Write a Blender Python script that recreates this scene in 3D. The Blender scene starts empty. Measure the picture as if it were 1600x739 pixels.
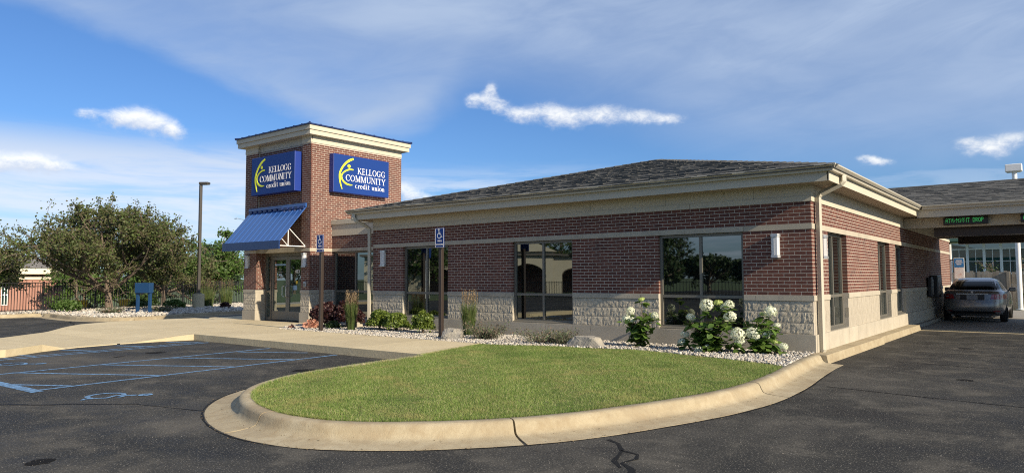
import bpy, bmesh, math, random
import numpy as np
from mathutils import Vector, Matrix
from mathutils import noise as mnoise

random.seed(7)
RNG = np.random.default_rng(11)
R = math.radians
SC = bpy.context.scene
COL = SC.collection
PI = math.pi

# ------------------------------------------------------------------ camera
cam = bpy.data.cameras.new('camera')
cam.lens = 1099.19 / 1600 * 36
cam.sensor_width = 36
cam.clip_end = 5000
camo = bpy.data.objects.new('camera', cam)
COL.objects.link(camo)
_yaw, _pitch, _roll = 0.66399, 0.05989, -0.00422
_F = Vector((-math.sin(_yaw) * math.cos(_pitch), math.cos(_yaw) * math.cos(_pitch), math.sin(_pitch)))
_R = Vector((math.cos(_yaw), math.sin(_yaw), 0))
_U = _R.cross(_F)
_R2 = _R * math.cos(_roll) + _U * math.sin(_roll)
_U2 = -_R * math.sin(_roll) + _U * math.cos(_roll)
CAM = Vector((3.5954, -13.4688, 1.509))
camo.matrix_world = Matrix(((_R2.x, _U2.x, -_F.x, CAM.x), (_R2.y, _U2.y, -_F.y, CAM.y), (_R2.z, _U2.z, -_F.z, CAM.z), (0, 0, 0, 1)))
SC.camera = camo

# ------------------------------------------------------------------ sun, sky, exposure
SUN = Vector((1.0, -0.115, 0.5)).normalized()          # towards the sun
sun = bpy.data.lights.new('sun', 'SUN')
sun.energy = 5.0
sun.angle = R(0.53)
sun.color = (1.0, 0.86, 0.66)
suno = bpy.data.objects.new('sun', sun)
COL.objects.link(suno)
suno.rotation_euler = SUN.to_track_quat('Z', 'Y').to_euler()
suno.location = (40, -5, 30)

SKY_STRENGTH = 0.095
world = bpy.data.worlds.new('World')
SC.world = world
world.use_nodes = True


class NT:
    """small wrapper that writes shader node maths"""
    def __init__(s, tree):
        s.t = tree; s.n = tree.nodes; s.l = tree.links
    def new(s, typ, **kw):
        nd = s.n.new(typ)
        for k, v in kw.items(): setattr(nd, k, v)
        return nd
    def put(s, sock, v):
        if hasattr(v, 'is_linked') or isinstance(v, bpy.types.NodeSocket): s.l.new(v, sock)
        elif isinstance(v, (tuple, list)) and len(v) == 3 and sock.type == 'RGBA': sock.default_value = (*v, 1)
        else: sock.default_value = v
    def m(s, op, a, b=0.0, c=0.0):
        nd = s.new('ShaderNodeMath', operation=op)
        s.put(nd.inputs[0], a); s.put(nd.inputs[1], b)
        if op in ('MULTIPLY_ADD', 'SMOOTH_MIN', 'COMPARE'): s.put(nd.inputs[2], c)
        return nd.outputs[0]
    def step(s, x, a, b, lo=0.0, hi=1.0):
        nd = s.new('ShaderNodeMapRange', interpolation_type='SMOOTHSTEP')
        s.put(nd.inputs[0], x); s.put(nd.inputs[1], a); s.put(nd.inputs[2], b); s.put(nd.inputs[3], lo); s.put(nd.inputs[4], hi)
        return nd.outputs[0]
    def noise(s, vec, scale=1.0, detail=4, rough=.55, dist=0.0):
        nd = s.new('ShaderNodeTexNoise')
        s.put(nd.inputs['Vector'], vec); nd.inputs['Scale'].default_value = scale; nd.inputs['Detail'].default_value = detail
        nd.inputs['Roughness'].default_value = rough; nd.inputs['Distortion'].default_value = dist
        return nd.outputs[0]
    def xyz(s, x, y, z=0.0):
        nd = s.new('ShaderNodeCombineXYZ')
        s.put(nd.inputs[0], x); s.put(nd.inputs[1], y); s.put(nd.inputs[2], z)
        return nd.outputs[0]
    def mix(s, f, a, b, blend='MIX'):
        nd = s.new('ShaderNodeMix', data_type='RGBA', blend_type=blend)
        s.put(nd.inputs[0], f); s.put(nd.inputs[6], a); s.put(nd.inputs[7], b)
        return nd.outputs[2]
    def ramp(s, f, stops):
        nd = s.new('ShaderNodeValToRGB')
        el = nd.color_ramp.elements
        while len(el) < len(stops): el.new(0.5)
        for e, (p, c) in zip(el, stops): e.position = p; e.color = (*c, 1)
        s.put(nd.inputs[0], f)
        return nd.outputs[0]


def build_world():
    w = NT(world.node_tree)
    w.n.clear()
    out = w.new('ShaderNodeOutputWorld'); bg = w.new('ShaderNodeBackground')
    sky = w.new('ShaderNodeTexSky', sky_type='NISHITA', sun_disc=False)
    sky.sun_elevation = math.asin(SUN.z)
    sky.sun_rotation = math.atan2(SUN.x, SUN.y)
    sky.altitude = 250; sky.air_density = 1.0; sky.dust_density = 0.6; sky.ozone_density = 1.6
    tc = w.new('ShaderNodeTexCoord').outputs['Generated']
    sep = w.new('ShaderNodeSeparateXYZ'); w.put(sep.inputs[0], tc)
    x, y, z = sep.outputs
    cy, sy = math.cos(_yaw), math.sin(_yaw)
    rx = w.m('ADD', w.m('MULTIPLY', x, cy), w.m('MULTIPLY', y, sy))
    fy = w.m('ADD', w.m('MULTIPLY', x, -sy), w.m('MULTIPLY', y, cy))
    az = w.m('MULTIPLY', w.m('ARCTAN2', rx, fy), 180 / PI)
    el = w.m('MULTIPLY', w.m('ARCSINE', z), 180 / PI)
    # thin high sheet of cloud: its lower rim by bearing
    fc = w.new('ShaderNodeFloatCurve')
    cv = fc.mapping.curves[0]
    rim = [(-40, 18.6), (-36.6, 18.1), (-33, 17.5), (-29, 16.5), (-24.8, 15.3), (-20.2, 13.7), (-16.4, 12.1), (-12.4, 11.2), (-8.3, 11.6), (-5.2, 13.6), (-1.5, 15.4), (3, 14.6), (8, 12.6), (13.5, 10.8), (20, 9.2), (28, 8.0), (40, 7.5)]
    pts = [((a + 40) / 80, e / 20) for a, e in rim]
    cv.points[0].location = pts[0]; cv.points[1].location = pts[-1]
    for q in pts[1:-1]: cv.points.new(*q)
    fc.mapping.update()
    w.put(fc.inputs['Value'], w.m('ADD', w.m('DIVIDE', az, 80), .5))
    bound = w.m('MULTIPLY', fc.outputs[0], 20)
    v1 = w.xyz(w.m('DIVIDE', az, 9), w.m('DIVIDE', el, 4.5), 1.3)
    n1 = w.noise(v1, 1.0, 6, .58, .4)
    n2 = w.noise(w.xyz(w.m('ADD', w.m('DIVIDE', az, 22), w.m('DIVIDE', el, 30)), w.m('DIVIDE', el, 7), 4.1), 1.0, 4, .5)
    d = w.m('ADD', w.m('SUBTRACT', el, bound), w.m('MULTIPLY', w.m('SUBTRACT', n1, .5), 2.6))
    soft = w.step(az, -14, 4, 1.5, 6.5)
    sheet = w.step(w.m('DIVIDE', d, soft), -.35, 1.0)
    n3 = w.noise(w.xyz(w.m('DIVIDE', w.m('ADD', az, w.m('MULTIPLY', el, 1.4)), 14), w.m('DIVIDE', w.m('SUBTRACT', el, w.m('MULTIPLY', az, .22)), 3.0), 3.3), 1.0, 7, .6, .7)
    sheet = w.m('MULTIPLY', sheet, w.m('MULTIPLY', w.step(n2, .25, .75, .5, 1.0), w.step(n3, .25, .7, .72, 1.08)))
    # streaky bank low on one side, thin veil near the horizon
    st = w.noise(w.xyz(w.m('DIVIDE', az, 13), w.m('DIVIDE', el, 1.6), 7.7), 1.0, 7, .62, .5)
    bank = w.m('MULTIPLY', w.step(el, 11.4, 8.6), w.step(az, -15.5, -21))
    bank = w.m('MULTIPLY', bank, w.step(el, 1.0, 5.5, .25, 1.0))
    bank = w.m('MULTIPLY', bank, w.step(st, .34, .60, .38, 1.0))
    low = w.m('MULTIPLY', w.step(el, 10.0, 6.5), w.step(st, .44, .66, 0, .9))
    low = w.m('MULTIPLY', low, w.step(az, 12, 2, .4, 1.15))
    veil = w.m('MAXIMUM', w.m('MAXIMUM', bank, w.m('MULTIPLY', low, .85)), sheet)
    # small heaped clouds
    blobs = [(-31.6, 11.5, .8, .35), (-29.6, 11.4, 1.3, .6), (-28.3, 11.7, 1.2, .7), (-27.0, 11.3, 1.3, .7), (-25.9, 10.9, .7, .5),
             (-36.2, 7.8, 1.6, .7), (-34.3, 8.1, 1.3, .65), (-32.9, 7.7, 1.1, .45),
             (-2.9, 14.4, .9, .5), (-1.7, 15.1, .6, .7), (-1.5, 14.0, 1.1, .55), (.4, 13.3, 1.5, .55), (3.0, 13.3, 1.6, .9), (5.0, 12.9, 1.8, .7), (7.7, 13.1, 1.5, .8), (10.4, 12.8, 1.3, .6), (12.6, 12.5, 1.2, .5),
             (26.9, 8.5, .9, .35), (27.8, 8.3, .8, .3), (33.2, 9.1, 1.0, .4), (34.3, 8.5, 1.1, .45), (35.7, 9.0, 1.3, .6), (-9.0, 7.2, 1.2, .8), (-7.5, 6.6, 1.4, .5)]
    vc = w.xyz(w.m('DIVIDE', az, 1.9), w.m('DIVIDE', el, 1.35), 2.2)
    wob = w.noise(vc, 1.0, 6, .62)
    wob2 = w.noise(w.xyz(w.m('DIVIDE', az, 2.3), w.m('DIVIDE', el, 1.7), 9.2), 1.0, 4, .6)
    a2 = w.m('ADD', az, w.m('MULTIPLY', w.m('SUBTRACT', wob2, .5), 1.6))
    e2 = w.m('ADD', el, w.m('MULTIPLY', w.m('SUBTRACT', wob, .5), 1.1))
    acc = 0.0; acc2 = 0.0
    for a, e, sa, se in blobs:
        q = w.m('ADD', w.m('POWER', w.m('ABSOLUTE', w.m('DIVIDE', w.m('SUBTRACT', a2, a), sa)), 2.0), w.m('POWER', w.m('ABSOLUTE', w.m('DIVIDE', w.m('SUBTRACT', e2, e), se)), 2.0))
        gq = w.m('EXPONENT', w.m('MULTIPLY', q, -1.0)); acc = w.m('ADD', acc, gq)
        acc2 = w.m('ADD', acc2, w.m('MULTIPLY', gq, w.m('DIVIDE', w.m('SUBTRACT', e2, e), se)))
    fin = w.noise(w.xyz(w.m('DIVIDE', az, .75), w.m('DIVIDE', el, .5), 5.2), 1.0, 7, .68, .6)
    cum = w.step(w.m('ADD', w.m('ADD', acc, w.m('MULTIPLY', w.m('SUBTRACT', wob, .5), 1.5)), w.m('MULTIPLY', w.m('SUBTRACT', fin, .5), 1.0)), .05, 1.55)
    cum = w.m('MULTIPLY', cum, w.step(acc, .02, .5))
    lit = w.m('ADD', w.m('DIVIDE', acc2, w.m('ADD', acc, .05)), w.m('MULTIPLY', w.m('SUBTRACT', fin, .5), 1.2))
    k = 1 / SKY_STRENGTH
    blue = w.mix(1.0, sky.outputs[0], (.40, .60, .88), 'MULTIPLY')
    c = w.mix(w.m('MULTIPLY', veil, .90), blue, w.mix(w.step(el, 14, 5), (.300 * k, .375 * k, .505 * k), (.50 * k, .56 * k, .66 * k)))
    c = w.mix(w.m('MULTIPLY', cum, .92), c, w.mix(w.step(lit, -.7, .5), (.41 * k, .46 * k, .56 * k), (.72 * k, .72 * k, .70 * k)))
    w.put(bg.inputs[0], c)
    bg.inputs[1].default_value = SKY_STRENGTH
    w.l.new(bg.outputs[0], out.inputs[0])


build_world()
SC.view_settings.view_transform = 'Standard'
SC.view_settings.look = 'None'
SC.view_settings.exposure = 0.64
SC.view_settings.gamma = 1
SC.view_settings.use_curve_mapping = False
SC.cycles.filter_width = 1.1
SC.cycles.use_denoising = False

# ------------------------------------------------------------------ materials
MATS = {}


def mat(name, cols, scale=3.0, rough=.8, metal=0.0, bump=0.0, bscale=40.0, rnd=0.0, rcols=None, ior=1.5, detail=5, emit=None, trans=0.0, coat=0.0, spec=.5, bdist=.01):
    """procedural surface: noise between cols, per-piece variation, fine relief"""
    m = bpy.data.materials.new(name)
    m.use_nodes = True
    t = NT(m.node_tree)
    b = t.n['Principled BSDF']
    pos = t.new('ShaderNodeNewGeometry')
    tco = t.new('ShaderNodeTexCoord')
    oi = t.new('ShaderNodeObjectInfo')
    P = pos.outputs['Position']
    r = t.m('FRACT', t.m('ADD', oi.outputs['Random'], pos.outputs['Random Per Island']))
    if rcols:
        n = len(rcols)
        c = t.ramp(r, [(i / (n - 1), k) for i, k in enumerate(rcols)])
        c = t.mix(1.0, c, t.ramp(t.noise(P, scale, detail), [(.3, (.8, .8, .8)), (.7, (1.15, 1.15, 1.15))]), 'MULTIPLY')
    elif len(cols) > 1:
        f = t.noise(P, scale, detail)
        n = len(cols)
        c = t.ramp(f, [(.3 + .4 * i / (n - 1), k) for i, k in enumerate(cols)])
    else:
        c = cols[0]
    if rnd:
        g = t.m('ADD', 1 - rnd, t.m('MULTIPLY', r, 2 * rnd))
        c = t.mix(1.0, c, t.xyz(g, g, g), 'MULTIPLY')
    t.put(b.inputs['Base Color'], c)
    b.inputs['Roughness'].default_value = rough
    b.inputs['Metallic'].default_value = metal
    b.inputs['IOR'].default_value = ior
    b.inputs['Specular IOR Level'].default_value = spec
    if coat: b.inputs['Coat Weight'].default_value = coat; b.inputs['Coat Roughness'].default_value = .06
    if emit: t.put(b.inputs['Emission Color'], emit[0]); b.inputs['Emission Strength'].default_value = emit[1]
    if bump:
        bp = t.new('ShaderNodeBump')
        bp.inputs['Strength'].default_value = bump; bp.inputs['Distance'].default_value = bdist
        t.put(bp.inputs['Height'], t.noise(P, bscale, 6, .65))
        t.l.new(bp.outputs[0], b.inputs['Normal'])
    if trans:
        tr = t.new('ShaderNodeBsdfTranslucent'); mx = t.new('ShaderNodeMixShader')
        t.put(tr.inputs[0], c); mx.inputs[0].default_value = trans
        t.l.new(b.outputs[0], mx.inputs[1]); t.l.new(tr.outputs[0], mx.inputs[2])
        t.l.new(mx.outputs[0], t.n['Material Output'].inputs[0])
    MATS[name] = m
    return m


def mat_asphalt():
    m = mat('asphalt', [(.04, .04, .042)], rough=.75)
    t = NT(m.node_tree); b = t.n['Principled BSDF']
    P = t.new('ShaderNodeNewGeometry').outputs['Position']
    big = t.noise(P, .30, 6, .62, .8)
    mid = t.noise(P, 1.5, 7, .7, .4)
    tight = t.noise(P, 9, 4, .7)
    fine = t.noise(P, 58, 2, .6)
    spk = t.noise(P, 34, 3, .75)
    c = t.ramp(big, [(.34, (.022, .022, .0215)), (.48, (.031, .031, .029)), (.60, (.052, .050, .045)), (.72, (.082, .077, .067))])
    c = t.mix(t.step(mid, .47, .68, 0, .6), c, (.105, .098, .084))
    c = t.mix(t.step(mid, .46, .32, 0, .6), c, (.014, .014, .0145))
    c = t.mix(t.step(tight, .40, .30, 0, .5), c, (.016, .016, .016))
    c = t.mix(t.step(fine, .40, .28, 0, .8), c, (.008, .008, .008))
    c = t.mix(t.step(fine, .57, .70, 0, .75), c, (.20, .19, .165))
    c = t.mix(t.step(spk, .64, .72, 0, .8), c, (.36, .34, .30))
    t.put(b.inputs['Base Color'], c)
    t.put(b.inputs['Roughness'], t.step(mid, .3, .7, .62, .88))
    b.inputs['Specular IOR Level'].default_value = .12
    bp = t.new('ShaderNodeBump'); bp.inputs['Strength'].default_value = .55; bp.inputs['Distance'].default_value = .006
    t.put(bp.inputs['Height'], t.noise(P, 110, 4, .7)); t.l.new(bp.outputs[0], b.inputs['Normal'])


def mat_weathered(name, lo, mid_, hi, stain, spec=.3):
    """cast concrete: mottled, stained, gritty"""
    m = mat(name, [mid_], rough=.9, spec=spec)
    t = NT(m.node_tree); b = t.n['Principled BSDF']
    g_ = t.new('ShaderNodeNewGeometry'); P = g_.outputs['Position']
    r = t.m('FRACT', t.m('ADD', t.new('ShaderNodeObjectInfo').outputs['Random'], g_.outputs['Random Per Island']))
    big = t.noise(P, 1.1, 8, .68, .5); md = t.noise(P, 7, 6, .7, .3); fn = t.noise(P, 70, 3, .7); pit = t.noise(P, 30, 3, .75)
    c = t.ramp(big, [(.3, lo), (.5, mid_), (.7, hi)])
    c = t.mix(t.step(md, .40, .70, 0, .55), c, stain)
    c = t.mix(t.step(fn, .3, .7, .0, .30), c, lo)
    c = t.mix(t.step(pit, .33, .26, 0, .7), c, tuple(v * .4 for v in stain))
    k = t.m('ADD', .94, t.m('MULTIPLY', r, .12))
    c = t.mix(1.0, c, t.xyz(k, k, k), 'MULTIPLY')
    t.put(b.inputs['Base Color'], c)
    bp = t.new('ShaderNodeBump'); bp.inputs['Strength'].default_value = .5; bp.inputs['Distance'].default_value = .008
    t.put(bp.inputs['Height'], t.m('ADD', t.m('MULTIPLY', md, 1.5), fn)); t.l.new(bp.outputs[0], b.inputs['Normal'])


def mat_grass():
    m = mat('grass', [(.1, .2, .03)], rough=.75)
    t = NT(m.node_tree); b = t.n['Principled BSDF']
    g_ = t.new('ShaderNodeNewGeometry'); P = g_.outputs['Position']; r = g_.outputs['Random Per Island']
    c = t.ramp(r, [(0, (.110, .185, .030)), (.25, (.165, .250, .046)), (.5, (.135, .215, .038)), (.72, (.22, .295, .075)), (.86, (.33, .335, .13)), (1.0, (.46, .42, .24))])
    dry = t.step(t.noise(P, 1.7, 6, .7, .5), .47, .68, 0, .70)
    c = t.mix(dry, c, (.34, .31, .12))
    lush = t.step(t.noise(P, .8, 4, .6, .6), .52, .68, 0, .5)
    c = t.mix(lush, c, (.070, .150, .022))
    sep = t.new('ShaderNodeSeparateXYZ'); t.put(sep.inputs[0], P)
    stripe = t.m('SINE', t.m('ADD', t.m('ADD', t.m('MULTIPLY', sep.outputs[0], 4.2), t.m('MULTIPLY', sep.outputs[1], 4.6)), t.m('MULTIPLY', t.noise(P, .7, 2), 2.0)))
    k = t.step(stripe, -.8, .8, .95, 1.05)
    c = t.mix(1.0, c, t.xyz(k, k, k), 'MULTIPLY')
    t.put(b.inputs['Base Color'], c)
    tr = t.new('ShaderNodeBsdfTranslucent'); mx = t.new('ShaderNodeMixShader'); t.put(tr.inputs[0], c); mx.inputs[0].default_value = .3
    t.l.new(b.outputs[0], mx.inputs[1]); t.l.new(tr.outputs[0], mx.inputs[2]); t.l.new(mx.outputs[0], t.n['Material Output'].inputs[0])


def mat_paint():
    m = mat('blue_paint', [(.1, .25, .5)], rough=.7)
    t = NT(m.node_tree); b = t.n['Principled BSDF']
    P = t.new('ShaderNodeNewGeometry').outputs['Position']
    worn = t.step(t.noise(P, 14, 6, .8), .42, .52)
    worn2 = t.step(t.noise(P, 1.1, 4, .6), .52, .68, 0, .8)
    c = t.mix(t.m('MAXIMUM', t.m('MULTIPLY', worn, .6), t.m('MULTIPLY', worn, worn2)), (.15, .31, .53), (.034, .035, .036))
    t.put(b.inputs['Base Color'], c)


def mat_glass(name, tint, clear, ior=1.9):
    m = bpy.data.materials.new(name); m.use_nodes = True
    t = NT(m.node_tree); b = t.n['Principled BSDF']
    b.inputs['Base Color'].default_value = (*tint, 1); b.inputs['Roughness'].default_value = .015; b.inputs['IOR'].default_value = ior
    tr = t.new('ShaderNodeBsdfTransparent'); tr.inputs[0].default_value = (.42, .52, .48, 1)
    gl = t.new('ShaderNodeBsdfGlossy'); gl.inputs['Roughness'].default_value = .01; gl.inputs[0].default_value = (.80, .90, .90, 1)
    fr = t.new('ShaderNodeFresnel'); fr.inputs[0].default_value = ior
    m1 = t.new('ShaderNodeMixShader'); m1.inputs[0].default_value = clear
    t.l.new(b.outputs[0], m1.inputs[1]); t.l.new(tr.outputs[0], m1.inputs[2])
    m2 = t.new('ShaderNodeMixShader'); t.l.new(fr.outputs[0], m2.inputs[0]); t.l.new(m1.outputs[0], m2.inputs[1]); t.l.new(gl.outputs[0], m2.inputs[2])
    P = t.new('ShaderNodeNewGeometry').outputs['Position']
    bp = t.new('ShaderNodeBump'); bp.inputs['Strength'].default_value = .05; bp.inputs['Distance'].default_value = .02
    t.put(bp.inputs['Height'], t.noise(P, 1.3, 1)); t.l.new(bp.outputs[0], gl.inputs['Normal'])
    t.l.new(m2.outputs[0], t.n['Material Output'].inputs[0])
    MATS[name] = m


mat_asphalt(); mat_paint(); mat_grass()
mat_weathered('kerb_concrete', (.23, .185, .12), (.335, .285, .19), (.42, .37, .26), (.24, .18, .105))
mat_weathered('concrete', (.44, .37, .24), (.50, .425, .275), (.55, .475, .32), (.42, .345, .215))
mat_glass('window_glass', (.004, .006, .006), .22, 2.05)
mat_glass('door_glass', (.010, .030, .020), .35, 2.8)  # green reflection of the trees partly put into the base tint
mat_glass('far_glass', (.02, .065, .060), .0, 1.9)
mat('brick', None, 7, .9, rcols=[(.098, .034, .025), (.128, .046, .032), (.080, .031, .025), (.142, .054, .037), (.108, .038, .028), (.118, .046, .034)])
mat('mortar', [(.36, .32, .265), (.47, .425, .355)], 6, .95, bump=.3, bscale=90)
mat('cast_stone', [(.34, .305, .24), (.41, .37, .295)], 2.2, .85, bump=.2, bscale=120, rnd=.05)
mat('split_block', [(.36, .32, .25), (.50, .455, .36)], 14, .95, bump=.8, bscale=85, rnd=.06, bdist=.015)
mat('ground_block', [(.31, .275, .215), (.385, .345, .275)], 9, .9, bump=.6, bscale=70, rnd=.04)
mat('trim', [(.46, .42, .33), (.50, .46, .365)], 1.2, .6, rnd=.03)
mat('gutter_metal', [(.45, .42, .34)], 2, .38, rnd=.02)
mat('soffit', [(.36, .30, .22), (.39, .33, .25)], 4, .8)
mat('shingle', None, 16, .95, bump=.7, bscale=160, rcols=[(.068, .069, .066), (.098, .097, .090), (.080, .083, .080), (.125, .121, .109), (.072, .073, .070), (.105, .105, .098), (.088, .089, .083)])
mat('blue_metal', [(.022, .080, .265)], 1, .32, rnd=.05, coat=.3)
mat('navy_metal', [(.010, .024, .10)], 1, .4)
mat('sign_blue', [(.007, .036, .185)], 1, .5, spec=.25)
mat('sign_edge', [(.010, .035, .23)], 1, .4)
mat('sign_yellow', [(.72, .80, .03)], 1, .5)
mat('sign_white', [(.82, .82, .82)], 1, .5)
mat('white_paint', [(.72, .72, .70), (.80, .80, .78)], 3, .5)
mat('bronze', [(.165, .155, .13)], 2, .42, metal=.3)
mat('dark_bronze', [(.062, .056, .048)], 2, .45, metal=.2)
mat('brown_post', [(.030, .021, .017)], 2, .45)
mat('black_metal', [(.012, .012, .013)], 2, .4)
mat('dark_void', [(.012, .012, .012)], 2, .9)
mat('steel', [(.55, .56, .57)], 2, .28, metal=.9)
mat('aluminium', [(.50, .51, .52)], 2, .36, metal=.6)
mat('diffuser', [(.70, .71, .72)], 2, .35, trans=.2)
mat('pad_concrete', [(.20, .185, .16), (.28, .26, .22)], .8, .9, bump=.2, bscale=90)
mat('crack_seal', [(.010, .010, .010)], 2, .7, spec=.15)
mat('oil', [(.012, .012, .0125)], 2, .9, spec=.05)
mat('joint_dark', [(.10, .085, .065)], 2, .95)
mat('soil', [(.09, .10, .03), (.13, .15, .04)], 5, 1.0)
mat('meadow', [(.045, .075, .018), (.075, .105, .03)], .4, 1.0, bump=.4, bscale=8)
mat('stone', None, 20, .9, rcols=[(.28, .255, .215), (.44, .41, .355), (.16, .15, .135), (.55, .53, .48), (.36, .31, .24), (.48, .45, .395), (.23, .22, .21)], bump=.3, bscale=50)
mat('far_gravel', [(.22, .20, .165), (.40, .37, .31), (.50, .47, .40)], 9, .95, bump=.8, bscale=14, detail=6, bdist=.05)
mat('grit', None, 20, .9, rcols=[(.10, .095, .085), (.20, .19, .17), (.13, .125, .115), (.30, .285, .26), (.15, .14, .13)])
mat('dry_leaf', None, 20, .9, rcols=[(.09, .06, .03), (.16, .11, .05), (.05, .04, .025), (.20, .16, .08)])
mat('boulder', [(.15, .145, .14), (.25, .235, .205), (.33, .30, .245)], 5, .9, bump=.8, bscale=22, bdist=.03)
mat('bark', [(.10, .075, .055), (.19, .15, .115)], 9, .95, bump=.8, bscale=26, bdist=.03)
mat('leaf_bronze', None, 1.2, .6, rcols=[(.078, .088, .030), (.115, .130, .044), (.090, .072, .036), (.090, .138, .034), (.138, .148, .055), (.076, .112, .030), (.115, .168, .042)], trans=.4)
mat('leaf_green', None, 1.2, .6, rcols=[(.065, .125, .022), (.095, .170, .032), (.050, .10, .018), (.125, .20, .044)], trans=.4)
mat('leaf_dark', None, 1.2, .6, rcols=[(.028, .060, .014), (.042, .082, .018), (.022, .048, .012), (.055, .095, .024)], trans=.25)
mat('leaf_box', None, 3, .5, rcols=[(.075, .125, .016), (.15, .205, .028), (.045, .085, .012), (.20, .25, .040)], trans=.25)
mat('leaf_maroon', None, 3, .55, rcols=[(.030, .010, .012), (.055, .016, .018), (.022, .008, .010), (.075, .028, .022)], trans=.3)
mat('leaf_coral', None, 3, .6, rcols=[(.48, .22, .14), (.58, .32, .22), (.36, .13, .09)], trans=.3)
mat('leaf_sage', None, 3, .7, rcols=[(.080, .115, .055), (.13, .155, .085), (.055, .085, .035), (.19, .135, .10), (.13, .10, .075)], trans=.25)
mat('leaf_hydrangea', None, 4, .5, rcols=[(.095, .175, .030), (.13, .225, .042), (.070, .135, .024), (.165, .255, .055)], trans=.45, bump=.3, bscale=60)
mat('reed', None, 3, .7, rcols=[(.085, .140, .030), (.13, .170, .045), (.065, .115, .026), (.19, .175, .075)], trans=.3)
mat('plume', None, 3, .8, rcols=[(.36, .26, .14), (.45, .34, .20), (.30, .20, .12)], trans=.3)
mat('petal', None, 9, .6, rcols=[(.72, .76, .56), (.80, .81, .68), (.66, .72, .46), (.83, .83, .74)], trans=.25)
mat('petal_lime', None, 9, .6, rcols=[(.46, .55, .16), (.55, .62, .24), (.40, .50, .12)], trans=.25)
mat('wood_grey', [(.20, .175, .14), (.30, .27, .225)], 3, .9, rnd=.16, bump=.4, bscale=30)
mat('house_brick', [(.22, .10, .075), (.27, .135, .10)], 3, .9)
mat('pink_brick', [(.30, .15, .115), (.36, .195, .15)], 3, .9)
mat('cream_wall', [(.60, .56, .44), (.66, .62, .50)], 1, .8)
mat('green_roof', [(.055, .115, .085), (.07, .135, .10)], 1, .55)
mat('grey_roof', [(.13, .12, .11), (.18, .17, .155)], 3, .9)
mat('sheet_blue', [(.008, .040, .11)], 2, .45)
mat('led_green', [(.02, .1, .03)], 1, .5, emit=((.08, .80, .20), .30))
mat('car_paint', [(.21, .205, .20)], 2, .35, metal=.6, coat=.8)
mat('car_glass', [(.006, .008, .009)], 2, .12, ior=1.3, spec=.2)
mat('tail_red', [(.30, .012, .014)], 2, .15, coat=.8)
mat('rubber', [(.014, .014, .014)], 2, .85)
mat('chrome', [(.72, .72, .73)], 2, .1, metal=1.0)
mat('plate_grey', [(.30, .31, .34)], 2, .5)
mat('poster_blue', [(.03, .20, .50)], 2, .5)
mat('poster_pink', [(.70, .45, .42), (.82, .78, .76), (.80, .80, .82)], 6, .5)
mat('sticker_yellow', [(.75, .52, .04)], 1, .5)
mat('sticker_blue', [(.22, .36, .52)], 1, .5)
mat('machine_yellow', [(.70, .40, .02)], 2, .5)
mat('bin_blue', [(.03, .05, .08)], 2, .5)
mat('blind', [(.13, .13, .115)], 2, .6)
mat('interior', [(.10, .095, .085)], 2, .9)
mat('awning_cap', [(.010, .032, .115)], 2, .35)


# ------------------------------------------------------------------ mesh helpers
def link(o, parent=None):
    COL.objects.link(o)
    if parent is not None: o.parent = parent
    return o


def tag(o, label=None, cat=None, group=None, kind=None):
    if label: o['label'] = label
    if cat: o['category'] = cat
    if group: o['group'] = group
    if kind: o['kind'] = kind
    return o


def empty(name, loc=(0, 0, 0), rz=0.0, label=None, cat=None, group=None):
    o = bpy.data.objects.new(name, None)
    o.empty_display_size = .2
    o.location = loc; o.rotation_euler = (0, 0, rz)
    COL.objects.link(o)
    return tag(o, label, cat, group)


def np_mesh(name, V, F):
    V = np.asarray(V, np.float32); F = np.asarray(F, np.int32)
    k = F.shape[1]
    me = bpy.data.meshes.new(name)
    me.vertices.add(len(V)); me.vertices.foreach_set('co', V.ravel())
    me.loops.add(F.size); me.loops.foreach_set('vertex_index', F.ravel())
    me.polygons.add(len(F)); me.polygons.foreach_set('loop_start', np.arange(0, F.size, k, dtype=np.int32))
    me.update(calc_edges=True)
    me.shade_flat()
    return me


def np_obj(name, V, F, m, parent=None, smooth=False):
    me = np_mesh(name, V, F)
    me.materials.append(MATS[m])
    if smooth: me.shade_smooth()
    return link(bpy.data.objects.new(name, me), parent)


def rand_rot(n, rng=RNG, up=None):
    """n random rotation matrices; up (0..1) keeps local z near world z"""
    q = rng.normal(size=(n, 4)); q /= np.linalg.norm(q, axis=1)[:, None]
    w, x, y, z = q.T
    return np.stack([1 - 2 * (y * y + z * z), 2 * (x * y - z * w), 2 * (x * z + y * w), 2 * (x * y + z * w), 1 - 2 * (x * x + z * z), 2 * (y * z - x * w), 2 * (x * z - y * w), 2 * (y * z + x * w), 1 - 2 * (x * x + y * y)], 1).reshape(n, 3, 3)


def scatter(V0, F0, pos, rot, scl):
    """copies of one small shape -> one vertex and face array"""
    n = len(pos); V0 = np.asarray(V0, float); F0 = np.asarray(F0)
    scl = np.asarray(scl, float)
    if scl.ndim == 1: scl = np.repeat(scl[:, None], 3, 1)
    V = np.einsum('nij,nkj->nki', rot, V0[None] * scl[:, None, :]) + np.asarray(pos)[:, None, :]
    F = F0[None] + (np.arange(n) * len(V0))[:, None, None]
    return V.reshape(-1, 3), F.reshape(-1, F0.shape[1])


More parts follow.
